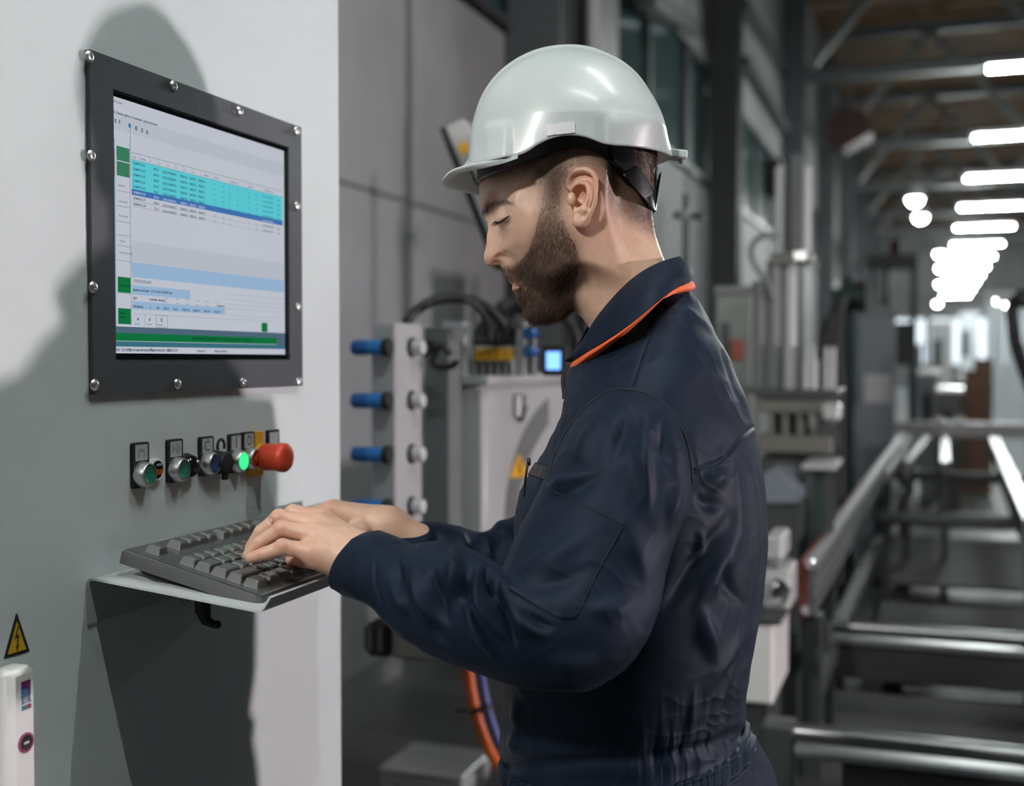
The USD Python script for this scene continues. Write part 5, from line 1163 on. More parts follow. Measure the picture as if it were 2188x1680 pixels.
# ---------------------------------------------------------------- hair: strands rooted on the face and scalp
pbr('hair_brown', (.055, .029, .017), .42, specular_ior_level=.6)
pbr('hair_dark', (.022, .013, .009), .45, specular_ior_level=.5)
hv = headL; hn = np.array(hm.vertex_normals)
if (hn*(hv-hv.mean(0))).sum() < 0: hn = -hn
fpx, fpy = to_px(hv)
farea = np.asarray(hm.area_faces); ff = np.asarray(hm.faces)
def roots(polyg, n, seed, side=0):
    r = np.random.default_rng(seed); cx = fpx[ff].mean(1); cy_ = fpy[ff].mean(1)
    # mirror: the far side shows the same pixels in head coordinates seen from the other side
    ca = hv[ff].mean(1); q = ca.copy(); q[:, 2] = np.abs(q[:, 2]); mx, my = to_px(q)
    ok = shapely.contains_xy(polyg, mx, my)
    if side: ok &= (ca[:, 2]*side > -.012)
    w = farea*ok; k = r.choice(len(ff), n, p=w/w.sum()); b = r.dirichlet((1, 1, 1), n)
    P = (hv[ff[k]]*b[..., None]).sum(1); N = hn[ff[k]].mean(1); N /= np.linalg.norm(N, axis=1, keepdims=True)
    q = P.copy(); q[:, 2] = np.abs(q[:, 2]); X, Y = to_px(q)
    return P, N, X, Y, r
def strands(name, P, N, D, L, width, mat, lift=.35, curl=.25, r=None, droop=0.0):
    n = len(P); K = 5; D = D - (D*N).sum(1, keepdims=True)*N; D /= np.linalg.norm(D, axis=1, keepdims=True)+1e-9
    J = r.normal(0, curl, (n, 3)); D = D+J; D /= np.linalg.norm(D, axis=1, keepdims=True)
    V0 = D*(1-lift)+N*lift; V0 /= np.linalg.norm(V0, axis=1, keepdims=True)
    V1 = D + r.normal(0, curl, (n, 3))*.6 + np.array([0, -droop, 0]); V1 /= np.linalg.norm(V1, axis=1, keepdims=True)
    t = np.linspace(0, 1, K)[None, :, None]
    pts = P[:, None] - N[:, None]*.0006 + L[:, None, None]*(t*V0[:, None]*(1-.5*t) + .5*t*t*V1[:, None])
    w = np.repeat((np.array([1, .95, .8, .55, .2])[None]*width*r.uniform(.8, 1.2, (n, 1))), 1, 0)
    return curves(BP, name, head_world(pts.reshape(-1, 3)), np.full(n, K), w.ravel(), mat)
# beard: short at the temples, long at the chin
P, N, X, Y, r = roots(BEARD, 15000, 3, 1)
L = np.interp(Y, [350, 430, 500, 560, 620, 690], [.0022, .0035, .0055, .0075, .0095, .0115])*r.uniform(.6, 1.25, len(P))
L = np.where((X < 1100) & (Y < 605), np.minimum(L, .0055), L)
D = np.stack([-.35-.25*np.clip((Y-560)/100, -1, 1), -np.ones(len(P)), -.0*P[:, 2]], 1)
mou = (X < 1104) & (Y < 600); D[mou] = np.array([.75, -.75, .25]); D[mou, 2] = .3*np.sign(P[mou, 2])
pbr('hair_light', (.16, .085, .045), .40, specular_ior_level=.6)
cut = r.random(len(P)) < .16
for nm_, sel, mt in (('beard', ~cut, 'hair_brown'), ('beard', cut, 'hair_light')): strands(nm_, P[sel], N[sel], D[sel], L[sel], .00018, mt, .42, .42, r)
# scalp: cropped short
P, N, X, Y, r = roots(SCALP, 15000, 4, 1)
L = np.interp(Y, [300, 350, 420, 480], [.0075, .0045, .0035, .0040])*r.uniform(.6, 1.2, len(P))
L = np.where((X > 1330) & (Y < 400), L*1.8, L)
D = np.where((X > 1230)[:, None], np.array([.35, -1.0, 0]), np.array([-.45, -.9, 0]))
strands('hair', P, N, D, L, .00019, 'hair_dark', .30, .25, r)
# brow and lashes
BROW = Polygon([(1027, 448), (1036, 436), (1046, 432), (1064, 429), (1084, 430), (1096, 438), (1080, 438), (1060, 440), (1046, 446), (1038, 458)])
P, N, X, Y, r = roots(BROW, 620, 5)
D = np.where((X < 1044)[:, None], np.array([-.15, -.9, .3]), np.array([.9, .05, .3])); D[:, 2] *= np.sign(P[:, 2])
strands('eyebrow', P, N, D, r.uniform(.005, .009, len(P)), .00020, 'hair_dark', .30, .2, r)
ls = spline(np.array(slit), 46)
for s in (1, -1):
    Q = ls.copy(); Q[:, 2] *= s; n = len(Q); r = np.random.default_rng(8)
    Q = np.repeat(Q, 3, 0)+r.normal(0, .0004, (n*3, 3)); N = np.tile(np.array([-.75, -.05, .65*s]), (len(Q), 1))+r.normal(0, .1, (len(Q), 3))
    t = np.linspace(0, 1, 5)[None, :, None]; L = r.uniform(.0065, .0095, len(Q))[:, None, None]
    pts = Q[:, None]+N[:, None]*.001+L*(t*N[:, None]*.8+t*t*np.array([-.25, -.65, .12*s]))
    curves(BP, 'eyelash', head_world(pts.reshape(-1, 3)), np.full(len(Q), 5), np.tile(np.array([1, .9, .75, .5, .2])*.00020, len(Q)), 'hair_dark')
# ---------------------------------------------------------------- clothes: coverall
MATS['navy_twill'] = usdkit.material(stage, '/World/Looks/navy_twill', {
    'tc': ('texture_coordinate', {}), 'n': ('noise_texture', {'scale': 14.0, 'detail': 4.0, 'roughness': .6}),
    'r': ('rgb_ramp', {'ramp': [(.3, (.0040, .0086, .0185)), (.7, (.0060, .0124, .0262))]}),
    'wv': ('wave_texture', {'wave_type': 'bands', 'bands_direction': 'diagonal', 'scale': 420.0, 'distortion': .6, 'detail': 1.0}),
    'n2': ('noise_texture', {'scale': 160.0, 'detail': 3.0}), 'mx': ('mix', {'mix_type': 'mix', 'fac': .5}),
    'b': ('bump', {'strength': .22, 'distance': .0006}),
    'p': ('principled_bsdf', {'roughness': .58, 'specular_ior_level': .19, 'specular_tint': (.72, .80, 1.0), 'sheen_weight': .03, 'sheen_roughness': .4, 'sheen_tint': (.5, .55, .75)})},
    [('tc.object', 'n.vector'), ('n.fac', 'r.fac'), ('r.color', 'p.base_color'), ('tc.object', 'wv.vector'), ('tc.object', 'n2.vector'), ('wv.color', 'mx.color1'), ('n2.color', 'mx.color2'), ('mx.color', 'b.height'), ('b.normal', 'p.normal')], surface='p.BSDF')
pbr('navy_thread', (.006, .008, .014), .8)
pbr('orange_cloth', (.75, .10, .012), .6, sheen_weight=.1)
pbr('zip_black', (.008, .008, .010), .5)

def seg_dist(X, Y, pl, closed=False):
    """Distance to a polyline, the side it is on, and the place along it from 0 to 1."""
    pl = np.asarray(pl, float); L = np.r_[0, np.cumsum(np.linalg.norm(np.diff(pl, axis=0), axis=1))]
    best = np.full(X.shape, 1e9); side = np.zeros(X.shape); s = np.zeros(X.shape)
    for k in range(len(pl)-1):
        a, b = pl[k], pl[k+1]; d = b-a; l2 = d@d
        t = np.clip(((X-a[0])*d[0]+(Y-a[1])*d[1])/l2, 0, 1); ex, ey = X-a[0]-t*d[0], Y-a[1]-t*d[1]; q = ex*ex+ey*ey
        m_ = q < best; best = np.where(m_, q, best); side = np.where(m_, np.sign(d[0]*ey-d[1]*ex), side); s = np.where(m_, (L[k]+t*(L[k+1]-L[k]))/L[-1], s)
    return np.sqrt(best), side, s
def smooth_line(pl, n=14):
    pl = np.asarray(pl, float)
    return spline(pl, n) if len(pl) > 2 else pl
def fold_field(X, Y, folds):
    """folds: (points, height in mm, width on the right of the line, width on the left[, taper])."""
    D = np.zeros(X.shape)
    for f in folds:
        pl, A, w1, w2 = f[:4]; tp_ = f[4] if len(f) > 4 else .5
        pl = smooth_line(pl); lo_ = pl.min(0)-3*max(w1, w2); hi_ = pl.max(0)+3*max(w1, w2)
        sel = (X > lo_[0]) & (X < hi_[0]) & (Y > lo_[1]) & (Y < hi_[1])
        if not sel.any(): continue
        d, sd, s = seg_dist(X[sel], Y[sel], pl); w = np.where(sd > 0, w1, w2)
        taper = np.clip(np.minimum(s, 1-s)/max(tp_, 1e-3), 0, 1) if tp_ > 0 else 1.0
        taper = taper*taper*(3-2*taper) if tp_ > 0 else 1.0
        k_ = 1.0 if tp_ <= .2 else 1.5; w = w if tp_ <= .2 else w*(.6+.4*taper); D[sel] += k_*A*.001*np.exp(-(d/w)**2)*taper
    return D
def grid_normals(V, closed=True):
    dv = np.gradient(V, axis=0)
    du = (np.roll(V, -1, 1)-np.roll(V, 1, 1)) if closed else np.gradient(V, axis=1)
    n = np.cross(du, dv); l = np.linalg.norm(n, axis=2, keepdims=True); n = n/np.maximum(l, 1e-12)
    c = V.mean(1, keepdims=True); s = np.sign((n*(V-c)).sum()); return n*s
def sculpt(V, folds, far_amp=.004, seed=1, iters=1, step=None):
    N = grid_normals(V); X, Y, d = proj(V.reshape(-1, 3)); X, Y = X.reshape(V.shape[:2]), Y.reshape(V.shape[:2])
    tc = EYE-V; tc /= np.linalg.norm(tc, axis=2, keepdims=True); face = (N*tc).sum(2)
    w = np.clip((face+.05)*4, 0, 1)
    D = fold_field(X, Y, folds)*w
    if step is not None: D = D + step(X, Y)*w
    D += (1-w)*(meshkit.fbm(V*np.array([14, 14, 9]), 3, seed)-.5)*2*far_amp
    D += (meshkit.fbm(V*22.0, 3, seed+5)-.5)*.0026
    rn = meshkit.noise(V*np.array([26, 26, 34])+5*meshkit.noise(V*9.0, seed+8)[..., None], seed+7); D += .0014*(1-np.abs(2*rn-1))**4*meshkit.noise(V*8.0, seed+9)
    return V + N*D[..., None]
def super_ring(ang, n):
    c, s = np.cos(ang), np.sin(ang); return np.sign(c)*np.abs(c)**(2/n), np.sign(s)*np.abs(s)**(2/n)

# --- torso: front and back edge in the picture, half width towards the camera, droop of the shoulder
LV = [  # F, B, half width, droop, exponent
    ((1262, 752), (1462, 612), .060, .000, 2.0), ((1240, 760), (1471, 616), .068, .004, 2.0), ((1222, 775), (1482, 630), .086, .014, 2.0), ((1207, 800), (1505, 655), .124, .028, 2.1), ((1202, 835), (1541, 704), .168, .034, 2.2),
    ((1196, 878), (1581, 772), .190, .036, 2.3), ((1162, 955), (1612, 862), .200, .030, 2.3), ((1132, 1012), (1630, 945), .204, .020, 2.3), ((1116, 1070), (1642, 1035), .205, .006, 2.3), ((1108, 1130), (1643, 1110), .204, 0, 2.3),
    ((1100, 1230), (1638, 1215), .200, 0, 2.3), ((1092, 1330), (1625, 1320), .198, 0, 2.3), ((1086, 1430), (1607, 1415), .194, 0, 2.3), ((1084, 1510), (1594, 1490), .188, 0, 2.3), ((1084, 1585), (1589, 1540), .180, 0, 2.3),
    ((1080, 1640), (1612, 1592), .184, 0, 2.3), ((1071, 1700), (1652, 1665), .194, 0, 2.3), ((1066, 1800), (1672, 1780), .198, 0, 2.3), ((1070, 1960), (1668, 1950), .19, 0, 2.3)]
def torso_frame(F, B, bw):
    mid = (np.array(F)+np.array(B))/2; d = 1.375
    for _ in range(6):
        P = un(mid[0], mid[1], d); d += (BY-P[1])/FWD[1]
    P = un(mid[0], mid[1], d); PF, PB = un(*F, d), un(*B, d)
    hx = abs((PB-PF)@RIGHT)/2; a = math.sqrt(max(hx*hx-(bw*math.sin(YAW))**2, .0004))/math.cos(YAW)
    return np.r_[P, a, (PF[2]-PB[2])/2, bw]
fr_ = np.array([np.r_[torso_frame(F, B, bw), dr, ex] for F, B, bw, dr, ex in LV])
tk = np.arange(len(LV), dtype=float)
NR, NA, NB_ = 560, 430, 130
trow = PchipInterpolator(np.linspace(0, 1, 60), np.interp(np.linspace(0, 1, 60), [0, .05, .95, 1], [0, 1.0, 15.5, 18]))(np.linspace(0, 1, NR))
ii = PchipInterpolator(tk, fr_)(trow)
ang = np.r_[np.linspace(-np.pi*.5-.45, np.pi*.5+.1, NA, endpoint=False), np.linspace(np.pi*.5+.1, np.pi*1.5-.45, NB_, endpoint=False)] - .0
# angle 0 looks to the camera side (-Y), pi/2 to the back (+X)
cS, sS = np.cos(ang), np.sin(ang)
def torso_grid(rows, grow=0.0):
    q = PchipInterpolator(tk, fr_)(rows); ex = 2/q[:, 7:8]
    X = np.sign(sS)*np.abs(sS)**ex; Yv = np.sign(cS)*np.abs(cS)**ex
    V = np.empty((len(rows), len(ang), 3))
    V[..., 0] = q[:, 0:1] + (q[:, 3:4]+grow)*X; V[..., 1] = q[:, 1:2] - (q[:, 5:6]+grow)*Yv
    V[..., 2] = q[:, 2:3] - q[:, 4:5]*X - q[:, 6:7]*np.abs(Yv)**1.6
    return V
TV = torso_grid(trow)
BAND = [(1370, 1622), (1440, 1612), (1500, 1598), (1550, 1580), (1600, 1560)]
tf = [  # shoulder and back
    ([(1405, 650), (1396, 690), (1378, 740), (1362, 790), (1350, 828)], -1.6, 3.0, 3.0, .05), ([(1412, 652), (1403, 692), (1386, 742), (1370, 792), (1358, 830)], 1.0, 6, 6, .05),
    ([(1480, 1004), (1515, 990), (1548, 975)], -2.0, 3.2, 3.2, .05), ([(1548, 975), (1570, 950), (1586, 930), (1625, 908)], -2.0, 3.2, 3.2, .05), ([(1480, 1013), (1515, 999), (1550, 984), (1588, 940), (1626, 918)], 1.4, 6, 6, .05),
    ([(1570, 960), (1574, 1060), (1580, 1180)], 3.0, 12, 10), ([(1600, 930), (1612, 1060), (1618, 1200), (1610, 1330)], 2.5, 9, 12), ([(1545, 985), (1530, 1020), (1500, 1050)], 5, 22, 18), ([(1484, 1050), (1520, 1080), (1556, 1076)], -4, 15, 18),
    ([(1560, 1060), (1556, 1110), (1530, 1150), (1490, 1205), (1440, 1275), (1400, 1330)], -7, 18, 22), ([(1574, 1065), (1574, 1130), (1548, 1190), (1505, 1270), (1470, 1340)], 5, 16, 22), ([(1490, 1130), (1500, 1165), (1470, 1200)], 5, 12, 14),
    ([(1500, 1280), (1510, 1340), (1530, 1430)], 6, 20, 15), ([(1545, 1180), (1560, 1260), (1600, 1300)], -5, 16, 14), 
    ([(1493, 1600), (1505, 1520), (1535, 1440), (1580, 1370), (1610, 1270)], 3.2, 12, 14), ([(1520, 1590), (1533, 1520), (1558, 1450), (1595, 1385)], 2.6, 10, 11), ([(1548, 1575), (1560, 1500), (1584, 1430), (1612, 1380)], 2.2, 9, 10), ([(1572, 1560), (1588, 1480), (1612, 1420)], 1.8, 8, 9),
    ([(1507, 1590), (1520, 1500), (1548, 1435), (1590, 1370)], -2.6, 8, 8), ([(1536, 1580), (1548, 1500), (1572, 1430)], -2.2, 7, 7),  ([(1470, 1610), (1475, 1530), (1490, 1450)], 3, 9, 9),
    ([(1535, 700), (1570, 780), (1600, 880), (1620, 960)], 3.2, 8, 10), ([(1520, 720), (1560, 800), (1592, 900)], -2.2, 7, 7), ([(1500, 650), (1545, 740), (1575, 830)], 2.5, 16, 12), ([(1430, 645), (1480, 670), (1530, 720)], 1.8, 9, 9), ([(1425, 655), (1455, 690), (1490, 715)], -1.3, 7, 7),
    ([(1290, 790), (1340, 760), (1380, 720)], 2, 14, 14), ([(1260, 830), (1300, 800), (1340, 780)], -2.0, 12, 12), ([(1215, 860), (1200, 920), (1190, 985), (1187, 1010)], 2.5, 8, 8), ([(1205, 870), (1192, 930), (1182, 1000)], -2.5, 6, 6),
    ([(1140, 935), (1165, 943), (1188, 950)], -1.3, 3, 3, .02), ([(1140, 990), (1100, 1090), (1095, 1110)], 3, 12, 12), ([(1090, 1560), (1098, 1590), (1090, 1620)], 4, 10, 10), ([(1090, 1480), (1105, 1530), (1100, 1580)], 3, 12, 12)]
def gathers(X, Y):
    yb = np.interp(X, [1060, 1380, 1440, 1500, 1550, 1600, 1650], [1640, 1622, 1612, 1598, 1580, 1560, 1530]); dy = Y-yb
    env = np.exp(-np.maximum(np.abs(dy)-14, 0)/38.0)*np.clip((X-1330)/60, .15, 1)
    nz = meshkit.noise(np.stack([X*.075, X*0, Y*.006], -1), 3)+.5*meshkit.noise(np.stack([X*.16, X*0+7, Y*.012], -1), 4)
    return .0056*env*(nz-.75) - .0050*np.exp(-(dy/16.0)**2)
TV = sculpt(TV, tf, .006, 11, step=gathers)
torso = grid_mesh(TV)
if torso.volume < 0: torso.invert()
cv = part(BP, 'coverall', torso, 'navy_twill', True)

# --- waistband: gathered elastic
wr = np.linspace(14.25, 15.05, 46); WV = torso_grid(wr, .003); Wn = grid_normals(WV); X, Y, _ = proj(WV.reshape(-1, 3)); X = X.reshape(WV.shape[:2]); rr_ = np.linspace(-1, 1, 46)[:, None]
WV = WV + Wn*((.0026*np.sin(X*.36+2*np.sin(X*.05)+rr_*.5*np.sin(X*.11))*(1-.3*rr_**2) - .004*rr_**6 - .0012*np.exp(-(np.abs(rr_)-.55)**2/.01)))[..., None]
wb = grid_mesh(WV); wb = wb if (wb.vertex_normals*(wb.vertices-wb.vertices.mean(0))).sum() > 0 else (wb.invert() or wb)
part(cv, 'waistband', wb, 'navy_twill', True)

# --- sleeves
def sleeve(ST, rows, cols, folds, seed, step=None, cuff=True, n=2.15):
    """ST: L pixel, R pixel, depth, half depth, forward tilt."""
    K = []
    for L, R, d, h, tl in ST:
        a, b = un(*L, d), un(*R, d); e2 = FWD*h + RIGHT*tl
        K.append(np.r_[(a+b)/2, (b-a)/2, e2])
    K = np.array(K); t = np.arange(len(ST), dtype=float)
    ch = np.r_[0, np.cumsum(np.linalg.norm(np.diff(K[:, :3], axis=0), axis=1)+.006)]; ch = ch/ch[-1]
    q = PchipInterpolator(ch, K)(np.linspace(0, 1, rows))
    a = np.linspace(0, 2*np.pi, cols, endpoint=False); c_, s_ = super_ring(a, n)
    V = q[:, None, :3] + q[:, None, 3:6]*c_[None, :, None] + q[:, None, 6:9]*s_[None, :, None]
    V = sculpt(V, folds, .004, seed, step=step)
    if cuff:
        last = V[-1]; cen = last.mean(0); back = V[-12].mean(0)-cen; back /= np.linalg.norm(back)
        ex = [last + (cen-last)*.05*k - back*.0012*(1.5-abs(k-1.5)) for k in (1, 2)] + [last+(cen-last)*.13+back*w for w in (.004, .015, .035)]
        V = np.concatenate([V, np.array(ex)], 0)
    mesh_ = grid_mesh(V)
    nn = mesh_.vertex_normals[:rows*cols].reshape(rows, cols, 3)
    if (nn*(V[:rows]-V[:rows].mean(1, keepdims=True))).sum() < 0: mesh_.invert()
    return V, mesh_
ST = [((1316, 832), (1388, 842), 1.212, .016, 0), ((1282, 850), (1416, 862), 1.208, .042, 0), ((1238, 890), (1448, 908), 1.203, .062, 0), ((1205, 945), (1466, 962), 1.196, .070, 0), ((1178, 1000), (1474, 1020), 1.190, .074, 0), ((1140, 1075), (1468, 1080), 1.180, .075, 0),
      ((1112, 1130), (1446, 1140), 1.172, .074, 0), ((1090, 1185), (1422, 1215), 1.160, .072, 0), ((1078, 1212), (1409, 1290), 1.150, .070, 0), ((1076, 1218), (1385, 1352), 1.142, .068, 0), ((1072, 1218), (1330, 1427), 1.137, .066, 0), ((1066, 1214), (1235, 1472), 1.134, .064, 0),
      ((1056, 1208), (1140, 1468), 1.136, .062, 0), ((1036, 1196), (1060, 1449), 1.141, .060, .002), ((1000, 1176), (985, 1425), 1.150, .058, .004), ((955, 1158), (915, 1393), 1.163, .056, .006), ((915, 1158), (866, 1360), 1.178, .054, .009), ((872, 1162), (838, 1326), 1.193, .051, .012), ((845, 1155), (820, 1302), 1.206, .049, .015),
      ((822, 1144), (786, 1283), 1.220, .048, .018), ((800, 1137), (756, 1268), 1.236, .046, .020), ((790, 1136), (738, 1258), 1.244, .045, .021)]
sf = [([(966, 1160), (970, 1200), (968, 1250), (960, 1295)], 7, 14, 20), ([(893, 1178), (886, 1215), (893, 1255), (915, 1310), (945, 1370)], 6, 12, 14), ([(925, 1200), (930, 1250), (945, 1300), (965, 1345)], -6, 14, 14),
      ([(1042, 1196), (1024, 1215), (1020, 1260), (1036, 1310), (1065, 1350), (1095, 1385)], 9, 9, 16), ([(1040, 1206), (1044, 1250), (1058, 1300)], -8, 9, 12), ([(995, 1255), (1002, 1300), (1030, 1360), (1075, 1420)], 6, 13, 12), ([(998, 1225), (996, 1260), (1008, 1310)], -5, 9, 9),
      ([(1070, 1222), (1062, 1262), (1078, 1320), (1106, 1390)], -9, 10, 10), ([(1088, 1262), (1100, 1310), (1140, 1345), (1190, 1362)], 7, 20, 14), ([(1110, 1290), (1150, 1330), (1200, 1340)], -3.5, 12, 10),
      ([(855, 1180), (850, 1230), (862, 1290)], -4, 12, 12), ([(835, 1220), (850, 1270), (880, 1330)], 3.5, 12, 12), ([(905, 1300), (930, 1345), (965, 1390)], -3, 12, 12),
      ([(1385, 860), (1378, 920), (1374, 980), (1382, 1050), (1385, 1110)], 6.5, 18, 16), ([(1415, 880), (1420, 940), (1432, 990), (1440, 1030)], -6, 17, 14), ([(1345, 870), (1330, 930), (1310, 1000)], -4, 18, 20), ([(1290, 880), (1255, 940), (1225, 1000)], 4, 18, 20),
      ([(1262, 1000), (1225, 1022), (1185, 1038), (1160, 1052)], 6, 10, 22), ([(1310, 1000), (1250, 1035), (1190, 1065), (1140, 1110)], -3, 16, 18), ([(1320, 1060), (1345, 1140), (1375, 1210), (1385, 1280)], 3, 20, 24), ([(1270, 1120), (1210, 1170), (1140, 1205), (1090, 1215)], 3.5, 20, 26), ([(1280, 1200), (1190, 1245), (1110, 1255), (1080, 1250)], -3, 20, 22),
      ([(1250, 1290), (1320, 1300), (1360, 1270)], 3, 22, 22), ([(1150, 1400), (1220, 1420), (1290, 1390)], 3, 20, 20), ([(1455, 1010), (1440, 1080), (1420, 1150)], 3, 12, 10), 
      ([(812, 1168), (802, 1205), (803, 1240), (822, 1303)], -1.1, 4, 4, .03), ([(806, 1168), (796, 1205), (797, 1240), (814, 1300)], .7, 6, 6, .03), ([(812, 1170), (840, 1162), (870, 1162), (895, 1168)], -2.2, 4, 4, .1)]
sf = [(f[0], f[1]*(1.3 if f[0][0][0] < 1080 and abs(f[1]) > 2.5 else 1.0), *f[2:]) for f in sf]
SVn, sl = sleeve(ST, 470, 330, sf, 21)
slp = part(cv, 'sleeve', sl, 'navy_twill', True, 'sleeve nearest the camera, bent at the elbow with a patch')
STF = [((1262, 862), (1400, 880), 1.56, .05, 0), ((1190, 960), (1360, 1000), 1.56, .065, 0), ((1135, 1062), (1300, 1120), 1.556, .068, 0), ((1096, 1106), (1230, 1230), 1.55, .066, 0), ((1064, 1116), (1150, 1300), 1.54, .064, 0), ((1046, 1132), (1070, 1300), 1.53, .06, 0), ((1020, 1136), (1015, 1275), 1.52, .056, 0), ((980, 1124), (970, 1250), 1.51, .053, 0),
       ((925, 1117), (918, 1230), 1.497, .049, .004), ((870, 1121), (868, 1215), 1.485, .046, .006), ((838, 1126), (838, 1208), 1.478, .044, .008)]
sff = [([(1075, 1120), (1060, 1150), (1058, 1190)], -6, 9, 9), ([(1038, 1140), (1045, 1180), (1060, 1200)], 5, 9, 10), ([(985, 1128), (990, 1165), (1010, 1200)], 4, 12, 12), ([(930, 1125), (935, 1150), (950, 1180)], -3, 10, 10), ([(915, 1145), (925, 1160), (935, 1175)], -1.5, 4, 4)]
SVf, slf = sleeve(STF, 230, 180, sff, 31)
part(cv, 'sleeve', slf, 'navy_twill', True, 'sleeve of the arm farther from the camera')

def patch(V, polyg, off, thick=.0008):
    """A piece of cloth lying on a gridded garment: the quads that show inside a picture outline, lifted and given edges."""
    X, Y, d = proj(V.reshape(-1, 3)); N = grid_normals(V).reshape(-1, 3); tc = EYE-V.reshape(-1, 3)
    ok = shapely.contains_xy(polyg, X, Y) & ((N*tc).sum(1) > 0); n, mcol = V.shape[:2]; ok = ok.reshape(n, mcol)
    i, j = np.meshgrid(np.arange(n-1), np.arange(mcol), indexing='ij'); k = (j+1) % mcol
    q = np.stack([i*mcol+j, i*mcol+k, (i+1)*mcol+k, (i+1)*mcol+j], -1).reshape(-1, 4)
    q = q[ok.ravel()[q].all(1)]
    used, inv = np.unique(q, return_inverse=True); q = inv.reshape(q.shape); P = V.reshape(-1, 3)[used]; n_ = N[used]
    F = np.vstack([q[:, [0, 1, 2]], q[:, [0, 2, 3]]]); m_ = len(P)
    e = np.vstack([q[:, [0, 1]], q[:, [1, 2]], q[:, [2, 3]], q[:, [3, 0]]]); key = np.sort(e, 1); u, ix, ct = np.unique(key, axis=0, return_index=True, return_counts=True); be = e[ix[ct == 1]]
    FF = np.vstack([F, np.stack([be[:, 0], be[:, 0]+m_, be[:, 1]+m_], 1), np.stack([be[:, 0], be[:, 1]+m_, be[:, 1]], 1)])
    t_ = trimesh.Trimesh(np.vstack([P+n_*off, P+n_*(off-thick-.0006)]), FF, process=False)
    tn = np.cross(P[F[:, 1]]-P[F[:, 0]], P[F[:, 2]]-P[F[:, 0]])
    if (tn*n_[F[:, 0]]).sum() < 0: t_.invert()
    return t_
ELB = Polygon(np.vstack([smooth_line([(1180, 1044), (1224, 1066), (1290, 1096), (1338, 1119)], 10), smooth_line([(1338, 1119), (1312, 1165), (1279, 1222), (1252, 1280), (1231, 1320)], 12), smooth_line([(1231, 1321), (1213, 1325), (1194, 1323)], 5), smooth_line([(1194, 1322), (1150, 1298), (1087, 1262)], 8), [(1084, 1240), (1096, 1196), (1130, 1120), (1160, 1070)]]))
part(cv, 'elbow_patch', patch(SVn, ELB, .0016), 'navy_twill', True)
st_ = []
def on_grid(V, pts, off=.001):
    X, Y, d = proj(V.reshape(-1, 3)); N = grid_normals(V).reshape(-1, 3); P = V.reshape(-1, 3); f = (N*(EYE-P)).sum(1) > 0
    kd3 = cKDTree(np.stack([X[f], Y[f]], 1)); out = []
    for p in pts:
        d_, k = kd3.query(p, k=6); dep = d[f][k]; out.append(P[f][k][dep < dep.min()+.02].mean(0)+N[f][k[0]]*off)
    return np.array(out)
for pl in ([(1183, 1048), (1224, 1070), (1290, 1100), (1334, 1121)], [(1334, 1121), (1308, 1165), (1276, 1222), (1249, 1280), (1229, 1318)], [(1194, 1319), (1150, 1295), (1092, 1262)]):
    g = on_grid(SVn, smooth_line(pl, 40), .0020); g = gaussian_filter1d(g, 1.5, axis=0, mode='nearest'); st_.append(tube(g, .0006, 6))
part(slp, 'seam', cat(st_), 'navy_thread', True, kind='stuff')
# back yoke and armhole seams
sm = []
def on_both(pts, off):
    a, b = on_grid(TV, pts, off), on_grid(SVn, pts, off); da, db = (a-EYE)@FWD, (b-EYE)@FWD
    return np.where((da < db)[:, None], a, b)
for pl in ([(1176, 1018), (1190, 955), (1222, 903), (1262, 860), (1300, 836), (1318, 829), (1350, 833), (1392, 846), (1428, 868), (1454, 905), (1471, 962), (1478, 1040)],):
    g = on_both(smooth_line(pl, 90), .0012); g = gaussian_filter1d(g, 3, axis=0, mode='nearest'); sm.append(tube(g, .0011, 6))
for pl in ([(1404, 655), (1394, 700), (1376, 748), (1360, 795), (1350, 830)], [(1482, 1003), (1548, 975), (1586, 930), (1624, 908)]):
    g = on_grid(TV, smooth_line(pl, 40), .0004); g = gaussian_filter1d(g, 1.5, axis=0, mode='nearest'); sm.append(tube(g, .0006, 6))
part(cv, 'seam', cat(sm), 'navy_thread', True, kind='stuff')

# --- collar: leaf, lining edge and stand
ctop = [(1227, 764, 22), (1243, 735, 34), (1262, 697, 48), (1293, 655, 66), (1347, 600, 78), (1393, 570, 62), (1425, 557, 38), (1447, 551, 16), (1455, 549, 0)]
cbot = [(1222, 772, 24), (1240, 761, 54), (1293, 729, 104), (1350, 691, 128), (1388, 660, 126), (1420, 633, 98), (1455, 611, 54), (1474, 603, 18), (1480, 599, 0)]
def curve_c(pts, n):
    P = np.array([lo(x, y, c*mm) for x, y, c in pts]); P = spline(P, n); far = P[::-1].copy()[1:]; far[:, 2] *= -1; return np.vstack([P, far])
NCt = 90; Ct, Cb = curve_c(ctop, NCt), curve_c(cbot, NCt)
rows_ = 22; tt = np.linspace(0, 1, rows_)[:, None, None]
leaf = Ct[None]*(1-tt)+Cb[None]*tt
cenc = np.array([(Ct[:, 0].min()+Ct[:, 0].max())/2, 0, 0]); out_ = leaf-np.array([lo(1350, 640)[0], 0, 0]); out_[..., 1] = 0; out_ /= np.linalg.norm(out_, axis=2, keepdims=True)
leaf = leaf + out_*(.007*np.sin(np.pi*tt)) + out_*(((meshkit.fbm(leaf*30, 3, 4)-.5)*.004)[..., None]*tt)
inn = leaf - out_*.0022
